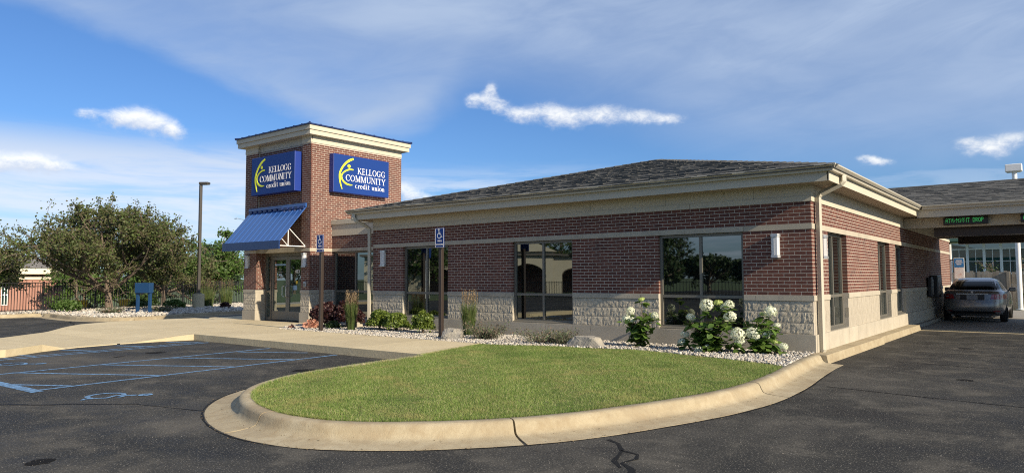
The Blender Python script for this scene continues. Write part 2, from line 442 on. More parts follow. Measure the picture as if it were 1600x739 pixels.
class MB:
    """collects shapes for one mesh"""
    def __init__(s): s.v = []; s.f = []
    def add(s, vs, fs):
        o = len(s.v); s.v += [tuple(map(float, q)) for q in vs]; s.f += [tuple(i + o for i in f) for f in fs]
        return s
    def box(s, x0, x1, y0, y1, z0, z1):
        return s.add([(x0, y0, z0), (x1, y0, z0), (x1, y1, z0), (x0, y1, z0), (x0, y0, z1), (x1, y0, z1), (x1, y1, z1), (x0, y1, z1)],
                     [(0, 3, 2, 1), (4, 5, 6, 7), (0, 1, 5, 4), (1, 2, 6, 5), (2, 3, 7, 6), (3, 0, 4, 7)])
    def bbox(s, x0, x1, y0, y1, z0, z1, b=.01):
        """box with chamfered edges"""
        bm = bmesh.new()
        bmesh.ops.create_cube(bm, size=1)
        for v in bm.verts: v.co = ((x0 + x1) / 2 + v.co.x * (x1 - x0), (y0 + y1) / 2 + v.co.y * (y1 - y0), (z0 + z1) / 2 + v.co.z * (z1 - z0))
        bmesh.ops.bevel(bm, geom=bm.edges[:], offset=b, segments=2, affect='EDGES', profile=.5)
        return s.bm(bm)
    def bm(s, bm):
        bm.verts.index_update()
        s.add([v.co for v in bm.verts], [[v.index for v in f.verts] for f in bm.faces]); bm.free()
        return s
    def tube(s, pts, r, n=8, cap=True):
        pts = [Vector(q) for q in pts]
        rs = r if isinstance(r, (list, tuple)) else [r] * len(pts)
        vs, fs = [], []
        ref = None
        for i, q in enumerate(pts):
            d = (pts[min(i + 1, len(pts) - 1)] - pts[max(i - 1, 0)]).normalized()
            if ref is None: ref = d.orthogonal().normalized()
            a = (ref - d * ref.dot(d))
            a = a.normalized() if a.length > 1e-5 else d.orthogonal().normalized()
            ref = a; b = d.cross(a)
            for k in range(n):
                t = 2 * PI * (k + .5) / n
                vs.append(q + (a * math.cos(t) + b * math.sin(t)) * rs[i])
        for i in range(len(pts) - 1):
            for k in range(n):
                k2 = (k + 1) % n
                fs.append((i * n + k, i * n + k2, (i + 1) * n + k2, (i + 1) * n + k))
        if cap: fs += [tuple(reversed(range(n))), tuple((len(pts) - 1) * n + k for k in range(n))]
        return s.add(vs, fs)
    def lathe(s, prof, c=(0, 0, 0), n=20):
        vs, fs = [], []
        for r, z in prof:
            for k in range(n): vs.append((c[0] + r * math.cos(2 * PI * k / n), c[1] + r * math.sin(2 * PI * k / n), c[2] + z))
        for i in range(len(prof) - 1):
            for k in range(n): k2 = (k + 1) % n; fs.append((i * n + k, i * n + k2, (i + 1) * n + k2, (i + 1) * n + k))
        fs += [tuple(reversed(range(n))), tuple((len(prof) - 1) * n + k for k in range(n))]
        return s.add(vs, fs)
    def slab(s, poly, z0, z1):
        """upright prism over a polygon; z1 may be a function of x, y"""
        n = len(poly)
        f1 = z1 if callable(z1) else (lambda x, y: z1)
        return s.add([(x, y, z0) for x, y in poly] + [(x, y, f1(x, y)) for x, y in poly],
                     [tuple(range(n - 1, -1, -1)), tuple(range(n, 2 * n))] + [(i, (i + 1) % n, n + (i + 1) % n, n + i) for i in range(n)])
    def build(s, name, m, parent=None, smooth=False, loc=None):
        me = bpy.data.meshes.new(name)
        me.from_pydata(s.v, [], s.f); me.update()
        me.materials.append(MATS[m])
        if smooth: me.shade_smooth()
        o = bpy.data.objects.new(name, me)
        if loc is not None: o.location = loc
        return link(o, parent)


def boxo(name, m, parent, *a): return MB().box(*a).build(name, m, parent)
def inst(name, me, parent=None, loc=(0, 0, 0), rot=(0, 0, 0), scl=(1, 1, 1)):
    o = bpy.data.objects.new(name, me); o.location = loc; o.rotation_euler = rot; o.scale = scl
    return link(o, parent)


def copy_tree(o, parent=None):
    c = o.copy(); COL.objects.link(c); c.parent = parent
    for ch in list(o.children): copy_tree(ch, c)
    return c


def clip(poly, a, b, c):
    """keep the part of a polygon where a*x+b*y<=c"""
    out = []
    for i in range(len(poly)):
        p, q = poly[i], poly[(i + 1) % len(poly)]
        dp, dq = a * p[0] + b * p[1] - c, a * q[0] + b * q[1] - c
        if dp <= 0: out.append(p)
        if dp * dq < 0:
            t = dp / (dp - dq); out.append((p[0] + (q[0] - p[0]) * t, p[1] + (q[1] - p[1]) * t))
    return out


def area(poly): return abs(sum(p[0] * q[1] - q[0] * p[1] for p, q in zip(poly, poly[1:] + poly[:1]))) / 2


def catmull(P, n=6):
    P = [Vector(p) for p in P]; out = []
    for i in range(len(P) - 1):
        p0, p1, p2, p3 = P[max(i - 1, 0)], P[i], P[i + 1], P[min(i + 2, len(P) - 1)]
        for k in range(n):
            t = k / n
            out.append(.5 * ((2 * p1) + (p2 - p0) * t + (2 * p0 - 5 * p1 + 4 * p2 - p3) * t * t + (3 * p1 - p0 - 3 * p2 + p3) * t ** 3))
    return out + [P[-1]]


def in_poly(x, y, poly):
    x = np.asarray(x); y = np.asarray(y); r = np.zeros(x.shape, bool)
    j = len(poly) - 1
    for i in range(len(poly)):
        xi, yi = poly[i]; xj, yj = poly[j]
        r ^= ((yi > y) != (yj > y)) & (x < (xj - xi) * (y - yi) / (yj - yi + 1e-12) + xi)
        j = i
    return r


def sample_poly(poly, n, rng=RNG):
    P = np.array(poly); lo, hi = P.min(0), P.max(0); out = []
    tot = 0
    while tot < n:
        q = rng.uniform(lo, hi, size=(n, 2)); q = q[in_poly(q[:, 0], q[:, 1], poly)]
        out.append(q); tot += len(q)
    return np.concatenate(out)[:n]


def font_mesh(txt, size, m, align='CENTER', extrude=.002):
    cu = bpy.data.curves.new('text', 'FONT'); cu.body = txt; cu.size = size; cu.extrude = extrude; cu.align_x = align; cu.resolution_u = 3
    o = bpy.data.objects.new('text', cu); COL.objects.link(o)
    me = bpy.data.meshes.new_from_object(o.evaluated_get(bpy.context.evaluated_depsgraph_get()))
    bpy.data.objects.remove(o); bpy.data.curves.remove(cu)
    me.transform(Matrix.Rotation(PI / 2, 4, 'X'))
    me.materials.clear(); me.materials.append(MATS[m])
    return me


# ================================================================== SETTING
# one ground sheet to the horizon; the land falls away beyond the far fence
g = MB()
xs = [(-2500, -1.3), (-46, -1.3), (-36.2, -.02), (2500, -.02)]
for (xa, za), (xb, zb) in zip(xs, xs[1:]):
    g.add([(xa, -2500, za), (xb, -2500, zb), (xb, 2500, zb), (xa, 2500, za)], [(0, 1, 2, 3)])
tag(g.build('ground', 'meadow'), kind='structure')

lot = MB()
lot.add([(-31.5, -70, 0), (40, -70, 0), (40, 10.05, 0), (-31.5, 10.05, 0)], [(0, 1, 2, 3)])
lot.add([(-31.5, 10.05, 0), (-18.8, 10.05, 0), (-18.8, 26, 0), (-31.5, 26, 0)], [(0, 1, 2, 3)])
LOT = tag(lot.build('parking_lot', 'asphalt'), kind='structure')
PAD = tag(MB().add([(-.2, 10.05, .002), (14, 10.05, .002), (14, 25.5, .002), (-.2, 25.5, .002)], [(0, 1, 2, 3)]).build('drive_lane', 'pad_concrete'), kind='structure')
strip = MB().box(.32, 13.9, 9.42, 10.04, -.05, .005).build('concrete_strip', 'concrete', PAD)


def ribbon(pts, w, z=.004, jitter=0.0):
    pts = [Vector((p[0], p[1], 0)) for p in pts]; b = MB(); vs = []
    for i, p in enumerate(pts):
        d = (pts[min(i + 1, len(pts) - 1)] - pts[max(i - 1, 0)]).normalized(); n = Vector((-d.y, d.x, 0))
        k = w / 2 * (1 + random.uniform(-jitter, jitter))
        vs += [(p.x + n.x * k, p.y + n.y * k, z), (p.x - n.x * k, p.y - n.y * k, z)]
    return b.add(vs, [(2 * i, 2 * i + 1, 2 * i + 3, 2 * i + 2) for i in range(len(pts) - 1)])


def wob(a, b, n, amp):
    return [(a[0] + (b[0] - a[0]) * t + random.uniform(-amp, amp), a[1] + (b[1] - a[1]) * t + random.uniform(-amp, amp)) for t in [i / n for i in range(n + 1)]]


# parking stall lines
for a, b, w in [((-7.95, -4.45), (-7.62, -9.75), .085), ((-10.25, -4.45), (-10.0, -9.85), .085), ((-12.75, -4.5), (-12.35, -9.9), .08), ((-13.05, -4.5), (-12.62, -9.9), .07),
                ((-7.45, -9.83), (-10.0, -9.92), .16)]:
    ribbon([a, b], w).build('painted_line', 'blue_paint', LOT)
for k in range(5):
    y = -4.1 - 1.31 * k
    xa, ya = (-7.9 + .06 * k * .9, y) if k else (-8.75, -4.55)
    yb = ya - (xa + 10.1) * .56
    ribbon([(xa + .01 - .02, ya), (-10.1, yb)], .08, .0045).build('painted_stripe', 'blue_paint', LOT)
for k in range(4):
    y = -4.7 - 1.15 * k
    ribbon([(-12.9 + .07 * k, y), (-13.75, y - .35)], .09, .0045).build('painted_stripe', 'blue_paint', LOT)


def wheelchair_mark(cx, cy, s, rz, z=.005):
    """the painted wheelchair figure, s metres tall; returns ribbons"""
    b = MB()
    def q(x, y): return (cx + s * (x * math.cos(rz) - y * math.sin(rz)), cy + s * (x * math.sin(rz) + y * math.cos(rz)))
    def rib(pts, w, dz):
        r = ribbon([q(*p) for p in pts], w * s, z + dz); b.add(r.v, r.f)
    rib([(.27 * math.cos(t) - .03, .27 * math.sin(t) - .2) for t in [R(100 + 245 * i / 22) for i in range(23)]], .075, 0)
    rib([(-.07, .30), (-.05, -.03)], .085, .0004)
    rib([(-.05, -.03), (.20, -.05), (.31, -.36), (.42, -.32)], .075, .0008)
    rib([(-.05, .14), (.15, .12)], .07, .0012)
    rib([(-.10 + .08 * math.cos(t), .43 + .075 * math.sin(t)) for t in [2 * PI * i / 14 for i in range(15)]], .08, .0016)
    return b


wheelchair_mark(-6.22, -9.33, .78, R(-52)).build('painted_symbol', 'blue_paint', LOT)
wheelchair_mark(-11.35, -8.85, .78, R(-52)).build('painted_symbol', 'blue_paint', LOT)
# sealed cracks
for path, w in [(wob((.95, -3.02), (5.8, -3.75), 16, .012), .035), (wob((1.2, .74), (6.5, .1), 14, .012), .03), (wob((.5, 2.9), (6.5, 2.6), 12, .012), .025), (wob((.4, 5.4), (6.5, 5.2), 12, .012), .022),
                ([(.17, -7.64), (.32, -7.72), (.48, -7.93), (.66, -7.98), (.72, -8.12), (.68, -8.3), (.84, -8.42), (.95, -8.62)], .05), ([(.48, -7.93), (.55, -8.12), (.60, -8.28), (.75, -8.44)], .035),
                (wob((-7.6, -11.2), (-5.4, -9.45), 14, .03), .05), (wob((-5.4, -9.45), (-4.3, -9.2), 8, .02), .02), (wob((-30, -1.5), (-21.5, -4.2), 14, .05), .05)]:
    ribbon(path, w, .003, .5).build('crack_seal', 'crack_seal', LOT)

# loose grit on the asphalt near the island
gp = np.concatenate([RNG.uniform((-9, -12.5), (6, -4.4), (70000, 2)), RNG.uniform((.9, -4.4), (6.5, 6), (26000, 2))])
gp = gp[~in_poly(gp[:, 0], gp[:, 1], [(-5.9, -4.2), (-5.7, -8.0), (-4.6, -9.2), (-3.2, -9.75), (-1.4, -9.55), (-.2, -8.35), (.5, -6.8), (.95, -5.2), (.9, -2.9), (.75, 0), (-6, 0)])]
gn = len(gp); gs = RNG.uniform(.0012, .0030, gn) * RNG.choice([1, 1, 1, 1, 1, 1.6], gn)
TV = np.array([(1, 0, -.3), (-.5, .87, -.3), (-.5, -.87, -.3), (0, 0, .8)]); TF = np.array([(0, 1, 3), (1, 2, 3), (2, 0, 3)])
gV, gF = scatter(TV, TF, np.column_stack([gp, np.full(gn, .003)]), rand_rot(gn) * .25 + np.eye(3) * .75, gs)
tag(np_obj('grit', gV, gF, 'grit'), 'fine pale grit lying loose on the dark asphalt', 'grit', kind='stuff')

# island kerb and lawn
GE = [(-5.42, -4.42), (-5.36, -5.6), (-5.22, -6.74), (-5.0, -7.55), (-4.62, -8.2), (-4.1, -8.68), (-3.5, -9.0), (-2.9, -9.17), (-2.38, -9.18), (-1.9, -9.05), (-1.30, -8.62), (-.74, -7.98), (-.39, -7.33), (-.13, -6.60), (.13, -5.7), (.28, -4.67), (.26, -3.4), (.16, -2.32), (.06, -1.1), (.03, -.32)]
EDGE = [(p.x, p.y) for p in catmull([(x, y, 0) for x, y in GE], 6)]
KERB = tag(MB().slab([(p[0], p[1]) for p in EDGE] + [(-.02, -.32), (-5.3, -4.0)], -.06, -.03).build('kerb', 'kerb_concrete'), kind='structure')
PROF = [(-.02, .05), (-.015, .140), (.0, .152), (.10, .155), (.135, .147), (.155, .125), (.175, .075), (.20, .038), (.25, .022), (.36, .012), (.51, .003), (.53, -.05)]


def kerb_run(pts, prof, name, parent):
    n = len(prof); b = MB(); vs = []
    for i, p in enumerate(pts):
        a = Vector(pts[max(i - 1, 0)]); c = Vector(pts[min(i + 1, len(pts) - 1)]); d = (c - a).normalized()
        nx, ny = -d.y, d.x
        for (o, z) in prof: vs.append((p[0] - nx * -o * -1, p[1] - ny * o, z + random.uniform(-.0015, .0015)))
    fs = []
    for i in range(len(pts) - 1):
        for k in range(n - 1): fs.append((i * n + k, i * n + k + 1, (i + 1) * n + k + 1, (i + 1) * n + k))
    fs += [tuple(range(n)), tuple(reversed(range((len(pts) - 1) * n, len(pts) * n)))]
    b.add(vs, fs)
    bm = bmesh.new(); me = bpy.data.meshes.new('k'); me.from_pydata(b.v, [], b.f); bm.from_mesh(me); bpy.data.meshes.remove(me)
    bmesh.ops.recalc_face_normals(bm, faces=bm.faces)
    me = bpy.data.meshes.new(name); bm.to_mesh(me); bm.free(); me.materials.append(MATS['kerb_concrete'])
    me.shade_smooth(); me.set_sharp_from_angle(angle=R(50))
    return link(bpy.data.objects.new(name, me), parent)


cuts = [0, 20, 42, 66, 92, len(EDGE) - 1]
for a, b in zip(cuts, cuts[1:]):
    seg = [Vector(p) for p in EDGE[a:b + 1]]
    seg[0] = seg[0] + (seg[1] - seg[0]) * (.05 if a else 0); seg[-1] = seg[-1] + (seg[-2] - seg[-1]) * .05
    kerb_run([tuple(p) for p in seg], PROF, 'kerb_segment', KERB)
# raised concrete edge along the drive-through side
ya = -.30
for yb in (4.4, 9.6):
    MB().add([(0.0, ya, .0), (.30, ya, .0), (.34, yb - .012, .0), (0.0, yb - .012, .0), (0.0, ya, .152), (.27, ya, .150), (.31, yb - .012, .150), (0.0, yb - .012, .152)],
             [(0, 3, 2, 1), (4, 5, 6, 7), (0, 1, 5, 4), (1, 2, 6, 5), (2, 3, 7, 6), (3, 0, 4, 7)]).build('kerb_segment', 'kerb_concrete', KERB)
    ya = yb
MB().box(.0, .16, 9.62, 20.2, 0, .10).build('kerb_segment', 'pad_concrete', KERB)

# open joint between gutter and asphalt, oil drips, dry litter in the gutter
gl = []
for i in range(0, len(EDGE) - 8, 2):
    a_, b_ = Vector(EDGE[max(i - 1, 0)]), Vector(EDGE[min(i + 1, len(EDGE) - 1)]); d_ = (b_ - a_).normalized(); gl.append((EDGE[i][0] + d_.y * .535, EDGE[i][1] - d_.x * .535))
ribbon(gl, .022, .0035, .7).build('gutter_joint', 'crack_seal', LOT)
for ox, oy, orad in ((-6.4, -6.3, .22), (-11.4, -6.4, .2), (-11.2, -7.2, .1), (2.4, -1.2, .13), (1.9, 4.2, .16), (-3.2, -11.2, .12)):
    MB().add([(ox + orad * random.uniform(.6, 1.15) * math.cos(2 * PI * i / 16), oy + orad * random.uniform(.6, 1.15) * math.sin(2 * PI * i / 16), .0022) for i in range(16)], [tuple(range(16))]).build('oil_stain', 'oil', LOT)
dn = 900; di = RNG.integers(3, len(EDGE) - 8, dn); dp_ = []
for i in di:
    a_, b_ = Vector(EDGE[i - 1]), Vector(EDGE[i + 1]); d_ = (b_ - a_).normalized(); o_ = float(RNG.choice([.24, .54])) + float(RNG.normal(0, .035)); t_ = float(RNG.uniform(-.1, .1))
    dp_.append((EDGE[i][0] + d_.y * o_ + d_.x * t_, EDGE[i][1] - d_.x * o_ + d_.y * t_, .022 if o_ < .45 else .008))
dV, dF_ = scatter(np.array([(0, 0, 0), (.5, .3, .15), (0, 1, .05), (-.5, .3, .15)]), np.array([(0, 1, 2), (0, 2, 3)]), np.array(dp_), rand_rot(dn) * .3 + np.eye(3) * .7, RNG.uniform(.006, .022, dn))
tag(np_obj('litter', dV, dF_, 'dry_leaf'), 'dry leaf bits and dirt caught along the island gutter', 'litter', kind='stuff')

BEDLINE = [(.16, -2.28), (-.5, -1.98), (-1.4, -1.65), (-2.3, -1.42), (-3.1, -1.36), (-4.4, -1.62), (-5.5, -1.92), (-6.15, -2.15)]
LAWN = [p for p in EDGE if p[1] < -2.3 and p[1] > -10] + BEDLINE + [(-5.72, -4.38)]
tag(MB().slab(LAWN, .0, .132).build('lawn', 'soil'), kind='structure')
n = 420000
pts = sample_poly(LAWN, n)
h = RNG.uniform(.012, .036, n) * (1 + .25 * np.sin(pts[:, 0] * 3.1 + pts[:, 1] * 1.7))
ang = RNG.uniform(0, 2 * PI, n); lean = RNG.normal(0, .018, (n, 2)); w = RNG.uniform(.0018, .0036, n)
b0 = np.stack([pts[:, 0] - w * np.cos(ang), pts[:, 1] - w * np.sin(ang), np.full(n, .13)], 1)
b1 = np.stack([pts[:, 0] + w * np.cos(ang), pts[:, 1] + w * np.sin(ang), np.full(n, .13)], 1)
tp = np.stack([pts[:, 0] + lean[:, 0], pts[:, 1] + lean[:, 1], .13 + h], 1)
V = np.stack([b0, b1, tp], 1).reshape(-1, 3)
rim_p = np.array([p for p in EDGE if -9.9 < p[1] < -2.4]); kk = 9000
ii = RNG.integers(0, len(rim_p) - 1, kk); tt = RNG.uniform(0, 1, kk)[:, None]
rp = rim_p[ii] * (1 - tt) + rim_p[ii + 1] * tt; rd = rim_p[ii + 1] - rim_p[ii]; rn = np.stack([rd[:, 1], -rd[:, 0]], 1); rn /= np.linalg.norm(rn, axis=1)[:, None]
rp = rp - rn * RNG.uniform(0, .035, kk)[:, None]; ro = rn * RNG.uniform(-.01, .045, kk)[:, None]
ra = RNG.uniform(0, 2 * PI, kk); rw = RNG.uniform(.002, .004, kk)
rb0 = np.column_stack([rp[:, 0] - rw * np.cos(ra), rp[:, 1] - rw * np.sin(ra), np.full(kk, .135)]); rb1 = np.column_stack([rp[:, 0] + rw * np.cos(ra), rp[:, 1] + rw * np.sin(ra), np.full(kk, .135)])
rt = np.column_stack([rp + ro, .16 + RNG.uniform(.0, .035, kk)])
V = np.concatenate([V, np.stack([rb0, rb1, rt], 1).reshape(-1, 3)]); n += kk
tag(np_obj('grass', V, np.arange(3 * n).reshape(-1, 3), 'grass'), 'short green mown grass with dry blades on the kerbed island', 'grass', kind='stuff')

# sidewalk of separate slabs
def zwalk(x, y):
    t = min(1, max(0, (y + 5.7) / 1.45)); t = t * t * (3 - 2 * t)
    return .016 + .134 * t if x < -13.6 else .15


WALK = tag(MB().slab([(-21.0, -.05), (-20.5, -4.3), (-14.3, -4.3), (-5.75, -4.3), (-6.15, -2.2), (-13.5, -1.95), (-14.9, -.3), (-14.9, -.05)], -.05, -.01).build('sidewalk', 'joint_dark'), kind='structure')
MAIN = [(-13.75, -4.35), (-5.66, -4.35), (-6.18, -2.12), (-13.75, -1.95)]
xa = -13.75
while xa < -5.7:
    xb = xa + 1.52
    q = clip(clip(MAIN, -1, 0, -(xa + .004)), 1, 0, xb - .004)
    if len(q) > 2 and area(q) > .02: MB().slab(q, -.04, lambda x, y: .15).build('slab', 'concrete', WALK)
    xa = xb
LEFT = [(-13.75, -4.35), (-13.75, -1.95), (-14.5, -1.1), (-14.95, -.02), (-14.95, .0), (-18.75, .0), (-18.75, 5.0), (-21.0, 5.0), (-21.0, .1), (-21.3, -1.8), (-21.3, -3.1), (-20.4, -5.0), (-18.5, -7.05), (-16.2, -9.6), (-14.9, -14), (-13.0, -14), (-12.95, -8.6), (-13.6, -7.75), (-14.0, -6.9), (-14.1, -6.0), (-14.0, -5.1)]
ygrid = [5.0, 2.4, 0, -1.45, -2.9, -4.35, -4.7, -5.1, -5.7, -7.2, -8.7, -10.2, -12, -14]
for i in range(len(ygrid) - 1):
    xa = -21.5
    while xa < -12.9:
        gp = .004 if i not in (5, 6, 7) else .0
        xb = xa + (1.55 if not (-15.5 < xa < -14.9) else 1.2)
        q = clip(clip(clip(clip(LEFT, -1, 0, -(xa + .004)), 1, 0, xb - .004), 0, -1, -(ygrid[i + 1] + gp)), 0, 1, ygrid[i] - gp)
        if len(q) > 2 and area(q) > .004: MB().slab(q, -.04, zwalk).build('slab', 'concrete', WALK)
        xa = xb

# stone bed along the building
BED = [(-14.95, -.05), (-14.55, -1.0), (-13.72, -1.92), (-6.2, -2.1)] + BEDLINE[::-1][1:] + [(.05, -1.0), (-.02, -.03), (-12.0, -.03), (-12.0, .84), (-14.95, .84)]
tag(MB().slab(BED, .0, .125).build('planting_bed', 'joint_dark'), kind='structure')
ico = bmesh.new(); bmesh.ops.create_icosphere(ico, subdivisions=1, radius=1); ico.verts.index_update()
IV = np.array([v.co[:] for v in ico.verts]); IF = np.array([[v.index for v in f.verts] for f in ico.faces]); ico.free()
n = 21000
pts = sample_poly(BED, n)
s = RNG.uniform(.014, .034, n)
V, F = scatter(IV, IF, np.column_stack([pts, .13 + RNG.uniform(-.01, .03, n)]), rand_rot(n), np.stack([s * RNG.uniform(.8, 1.35, n), s * RNG.uniform(.7, 1.1, n), s * RNG.uniform(.5, .85, n)], 1))
tag(np_obj('gravel', V, F, 'stone', smooth=True), 'pale river stones spread in the bed along the brick front', 'gravel', kind='stuff')

# far bed with its kerb, in front of the black fence
FAR = [(-30.6, -16), (-30.5, -3.7), (-29.8, -2.3), (-28.2, -2.4), (-26.0, -2.5), (-24.5, -2.15), (-23.75, -1.4), (-23.9, -.5), (-24.6, .9), (-25.2, 3.5), (-25.7, 8), (-26, 22)]
farpoly = [(p.x, p.y) for p in catmull([(x, y, 0) for x, y in FAR], 4)]
FK = tag(MB().slab(farpoly + [(-37, 22), (-34, -16)], -.06, -.03).build('far_kerb', 'kerb_concrete'), kind='structure')
for a in range(0, len(farpoly) - 1, 4):
    seg = [Vector(p) for p in farpoly[a:a + 5]]
    seg[-1] = seg[-1] + (seg[-2] - seg[-1]) * .02
    b = MB(); vs = []
    for i, p in enumerate(seg):
        d = (seg[min(i + 1, len(seg) - 1)] - seg[max(i - 1, 0)]).normalized(); nn = Vector((d.y, -d.x))
        for o, z in ((-.16, .0), (-.16, .14), (-.02, .14), (.0, .12), (.04, .01), (.4, .006), (.41, -.05)): vs.append((p.x + nn.x * o, p.y + nn.y * o, z))
    fs = []
    for i in range(len(seg) - 1):
        for k in range(6): fs.append((i * 7 + k + 1, i * 7 + k, (i + 1) * 7 + k, (i + 1) * 7 + k + 1))
    b.add(vs, fs + [tuple(range(7)), tuple(reversed(range((len(seg) - 1) * 7, len(seg) * 7)))]).build('kerb_segment', 'kerb_concrete', FK)
inner = [(x - .17, y + (.16 if y < -1.3 and x > -30 else 0)) for x, y in farpoly]
FBED = inner + [(-36.4, 22), (-33.2, -16)]
tag(MB().slab(FBED, .0, .13).build('far_planting_bed', 'far_gravel'), kind='structure')
n = 9000
fp = [(x, y) for x, y in inner if -6 < y < 12] + [(-35.0, 12), (-31.5, -6)]
pts = sample_poly(fp, n); s = RNG.uniform(.03, .075, n)
hump = .10 * np.clip((-pts[:, 0] - 25) / 5, 0, 1)
V, F = scatter(IV, IF, np.column_stack([pts, .13 + RNG.uniform(-.01, .05, n)]), rand_rot(n), np.stack([s, s * .9, s * .65], 1))
tag(np_obj('far_gravel', V, F, 'stone', smooth=True), 'pale stones in the far bed below the black metal fence', 'gravel', kind='stuff')

# ================================================================== BANK BUILDING
BANK = empty('bank_building', (0, 0, 0), 0, 'single-storey red brick bank with dark shingle hip roof and square brick entrance tower', 'building')
PU, PZ, JT = .2032, .0677, .0105
Z_BASE, Z_BLK, Z_SILL, Z_BRK, Z_BELT, Z_BR2, Z_FRZ, Z_SOF = .15, .47, 1.08, 1.18, 2.399, 2.50, 2.906, 3.21
BRICKS = []          # every brick: wall object, centre, half width, height half, u axis, n axis, depth


def wall_backing(name, O, u, n, u0, u1, z0, z1, openings, m='mortar', thick=.25, inset=.0007):
    """solid wall behind the facing, with its openings cut"""
    O, u, n = Vector(O), Vector(u), Vector(n)
    openings = [(o[0] - .0015, o[1] + .0015, o[2], o[3]) for o in openings]
    us = sorted({u0, u1, *[min(max(v, u0), u1) for o in openings for v in o[:2]]})
    zs = sorted({z0, z1, *[min(max(v, z0), z1) for o in openings for v in o[2:]]})
    b = MB()
    for ua, ub in zip(us, us[1:]):
        for za, zb in zip(zs, zs[1:]):
            cu, cz = (ua + ub) / 2, (za + zb) / 2
            if any(o[0] < cu < o[1] and o[2] < cz < o[3] for o in openings): continue
            vs = []
            for d in (-inset, -thick):
                for a, z in ((ua, za), (ub, za), (ub, zb), (ua, zb)): vs.append(O + u * a + n * d + Vector((0, 0, z)))
            def solid(uu, zz):
                return u0 < uu < u1 and z0 < zz < z1 and not any(o[0] < uu < o[1] and o[2] < zz < o[3] for o in openings)
            fs = [(0, 1, 2, 3), (7, 6, 5, 4)]
            if not solid(ua - .005, cz): fs.append((0, 3, 7, 4))
            if not solid(ub + .005, cz): fs.append((1, 5, 6, 2))
            if not solid(cu, za - .005): fs.append((0, 4, 5, 1))
            if not solid(cu, zb + .005): fs.append((3, 2, 6, 7))
            b.add(vs, fs)
    return b.build(name, m, BANK)


def lay_bricks(wall, O, u, n, u0, u1, z0, nc, openings=(), phase=0.0, ends=()):
    O, u, n = Vector(O), Vector(u), Vector(n)
    for c in range(nc):
        zc = z0 + (c + .5) * PZ
        st = u0 - phase - (PU / 2 if c % 2 else 0)
        k = st
        while k < u1:
            sa, sb = max(k + JT / 2, u0), min(k + PU - JT / 2, u1)
            if u1 - sb < .03: sb = u1
            if sa - u0 < .03: sa = u0
            segs = [(sa, sb)]
            for o in openings:
                if o[2] < zc < o[3]:
                    nx = []
                    for a, b in segs:
                        if b <= o[0] or a >= o[1]: nx.append((o[1] if 0 < a - o[1] < .045 else a, o[0] if 0 < o[0] - b < .045 else b))
                        else:
                            if a < o[0]: nx.append((a, o[0]))
                            if b > o[1]: nx.append((o[1], b))
                    segs = nx
            for a, b in segs:
                if b - a > .025:
                    edge = any(o[2] < zc < o[3] and (abs(a - o[1]) < .002 or abs(b - o[0]) < .002) for o in openings)
                    BRICKS.append((wall, O + u * ((a + b) / 2) + Vector((0, 0, zc)), (b - a) / 2, (PZ - JT) / 2, u, n, .11 if edge else .03))
            k += PU


SPLIT = []
for k in range(7):
    rr = random.Random(50 + k); nx, nz = 13, 7; L, H = .39, .193
    vs, fs = [], []
    for j in range(nz + 1):
        for i in range(nx + 1):
            e = i in (0, nx) or j in (0, nz)
            px_, pz_ = L * i / nx, H * j / nz
            q_ = Vector((px_ * 17 + 9.7 * k, pz_ * 17, 3.1 * k)); hgt = .007 + .006 * mnoise.noise(q_) + .006 * mnoise.noise(q_ * 2.9) + rr.uniform(-.002, .002)
            vs.append((-L / 2 + px_ + (0 if e else rr.uniform(-.010, .010)), -(.003 if e else max(hgt, .001)), -H / 2 + pz_ + (0 if e else rr.uniform(-.008, .008))))
    for j in range(nz):
        for i in range(nx):
            a = j * (nx + 1) + i; fs.append((a, a + 1, a + nx + 2, a + nx + 1))
    o = len(vs)
    vs += [(-L / 2, .06, -H / 2), (L / 2, .06, -H / 2), (L / 2, .06, H / 2), (-L / 2, .06, H / 2)]
    bot = list(range(nx + 1)); top = [nz * (nx + 1) + i for i in range(nx + 1)]
    lf = [j * (nx + 1) for j in range(nz + 1)]; rt = [j * (nx + 1) + nx for j in range(nz + 1)]
    fs += [tuple(reversed(bot)) + (o, o + 1), tuple(top) + (o + 2, o + 3), tuple(lf) + (o + 3, o), tuple(reversed(rt)) + (o + 1, o + 2)]
    me = bpy.data.meshes.new('block'); me.from_pydata(vs, [], fs); me.update(); me.materials.append(MATS['split_block'])
    SPLIT.append(me)


SMOOTH = bpy.data.meshes.new('block')
_b = MB().box(-.195, .195, -.003, .06, -.0965, .0965); SMOOTH.from_pydata(_b.v, [], _b.f); SMOOTH.update(); SMOOTH.materials.append(MATS['ground_block'])


def lay_blocks(wall, O, u, n, u0, u1, rows=3, z0=Z_BLK, openings=(), phase=0.0, smooth=False):
    O, u, n = Vector(O), Vector(u), Vector(n)
    rz = math.atan2(u.y, u.x); hh = (Z_SILL - Z_BLK) / rows
    for c in range(rows):
        k = u0 - phase - (.2 if c % 2 else 0)
        zc = z0 + (c + .5) * hh
        while k < u1:
            a, b = max(k + .004, u0), min(k + .396, u1)
            for o in openings:
                if a < o[1] and b > o[0]:
                    if a >= o[0]: a = min(o[1], b)
                    if b <= o[1]: b = max(o[0], a)
                    elif a < o[0] and b > o[1]: b = o[0]
            if b - a > .04:
                inst('block', SMOOTH if smooth else random.choice(SPLIT), wall, O + u * ((a + b) / 2) + Vector((0, 0, zc)), (0, 0, rz), ((b - a) / .39, 1, hh * .965 / .193))
            k += .4


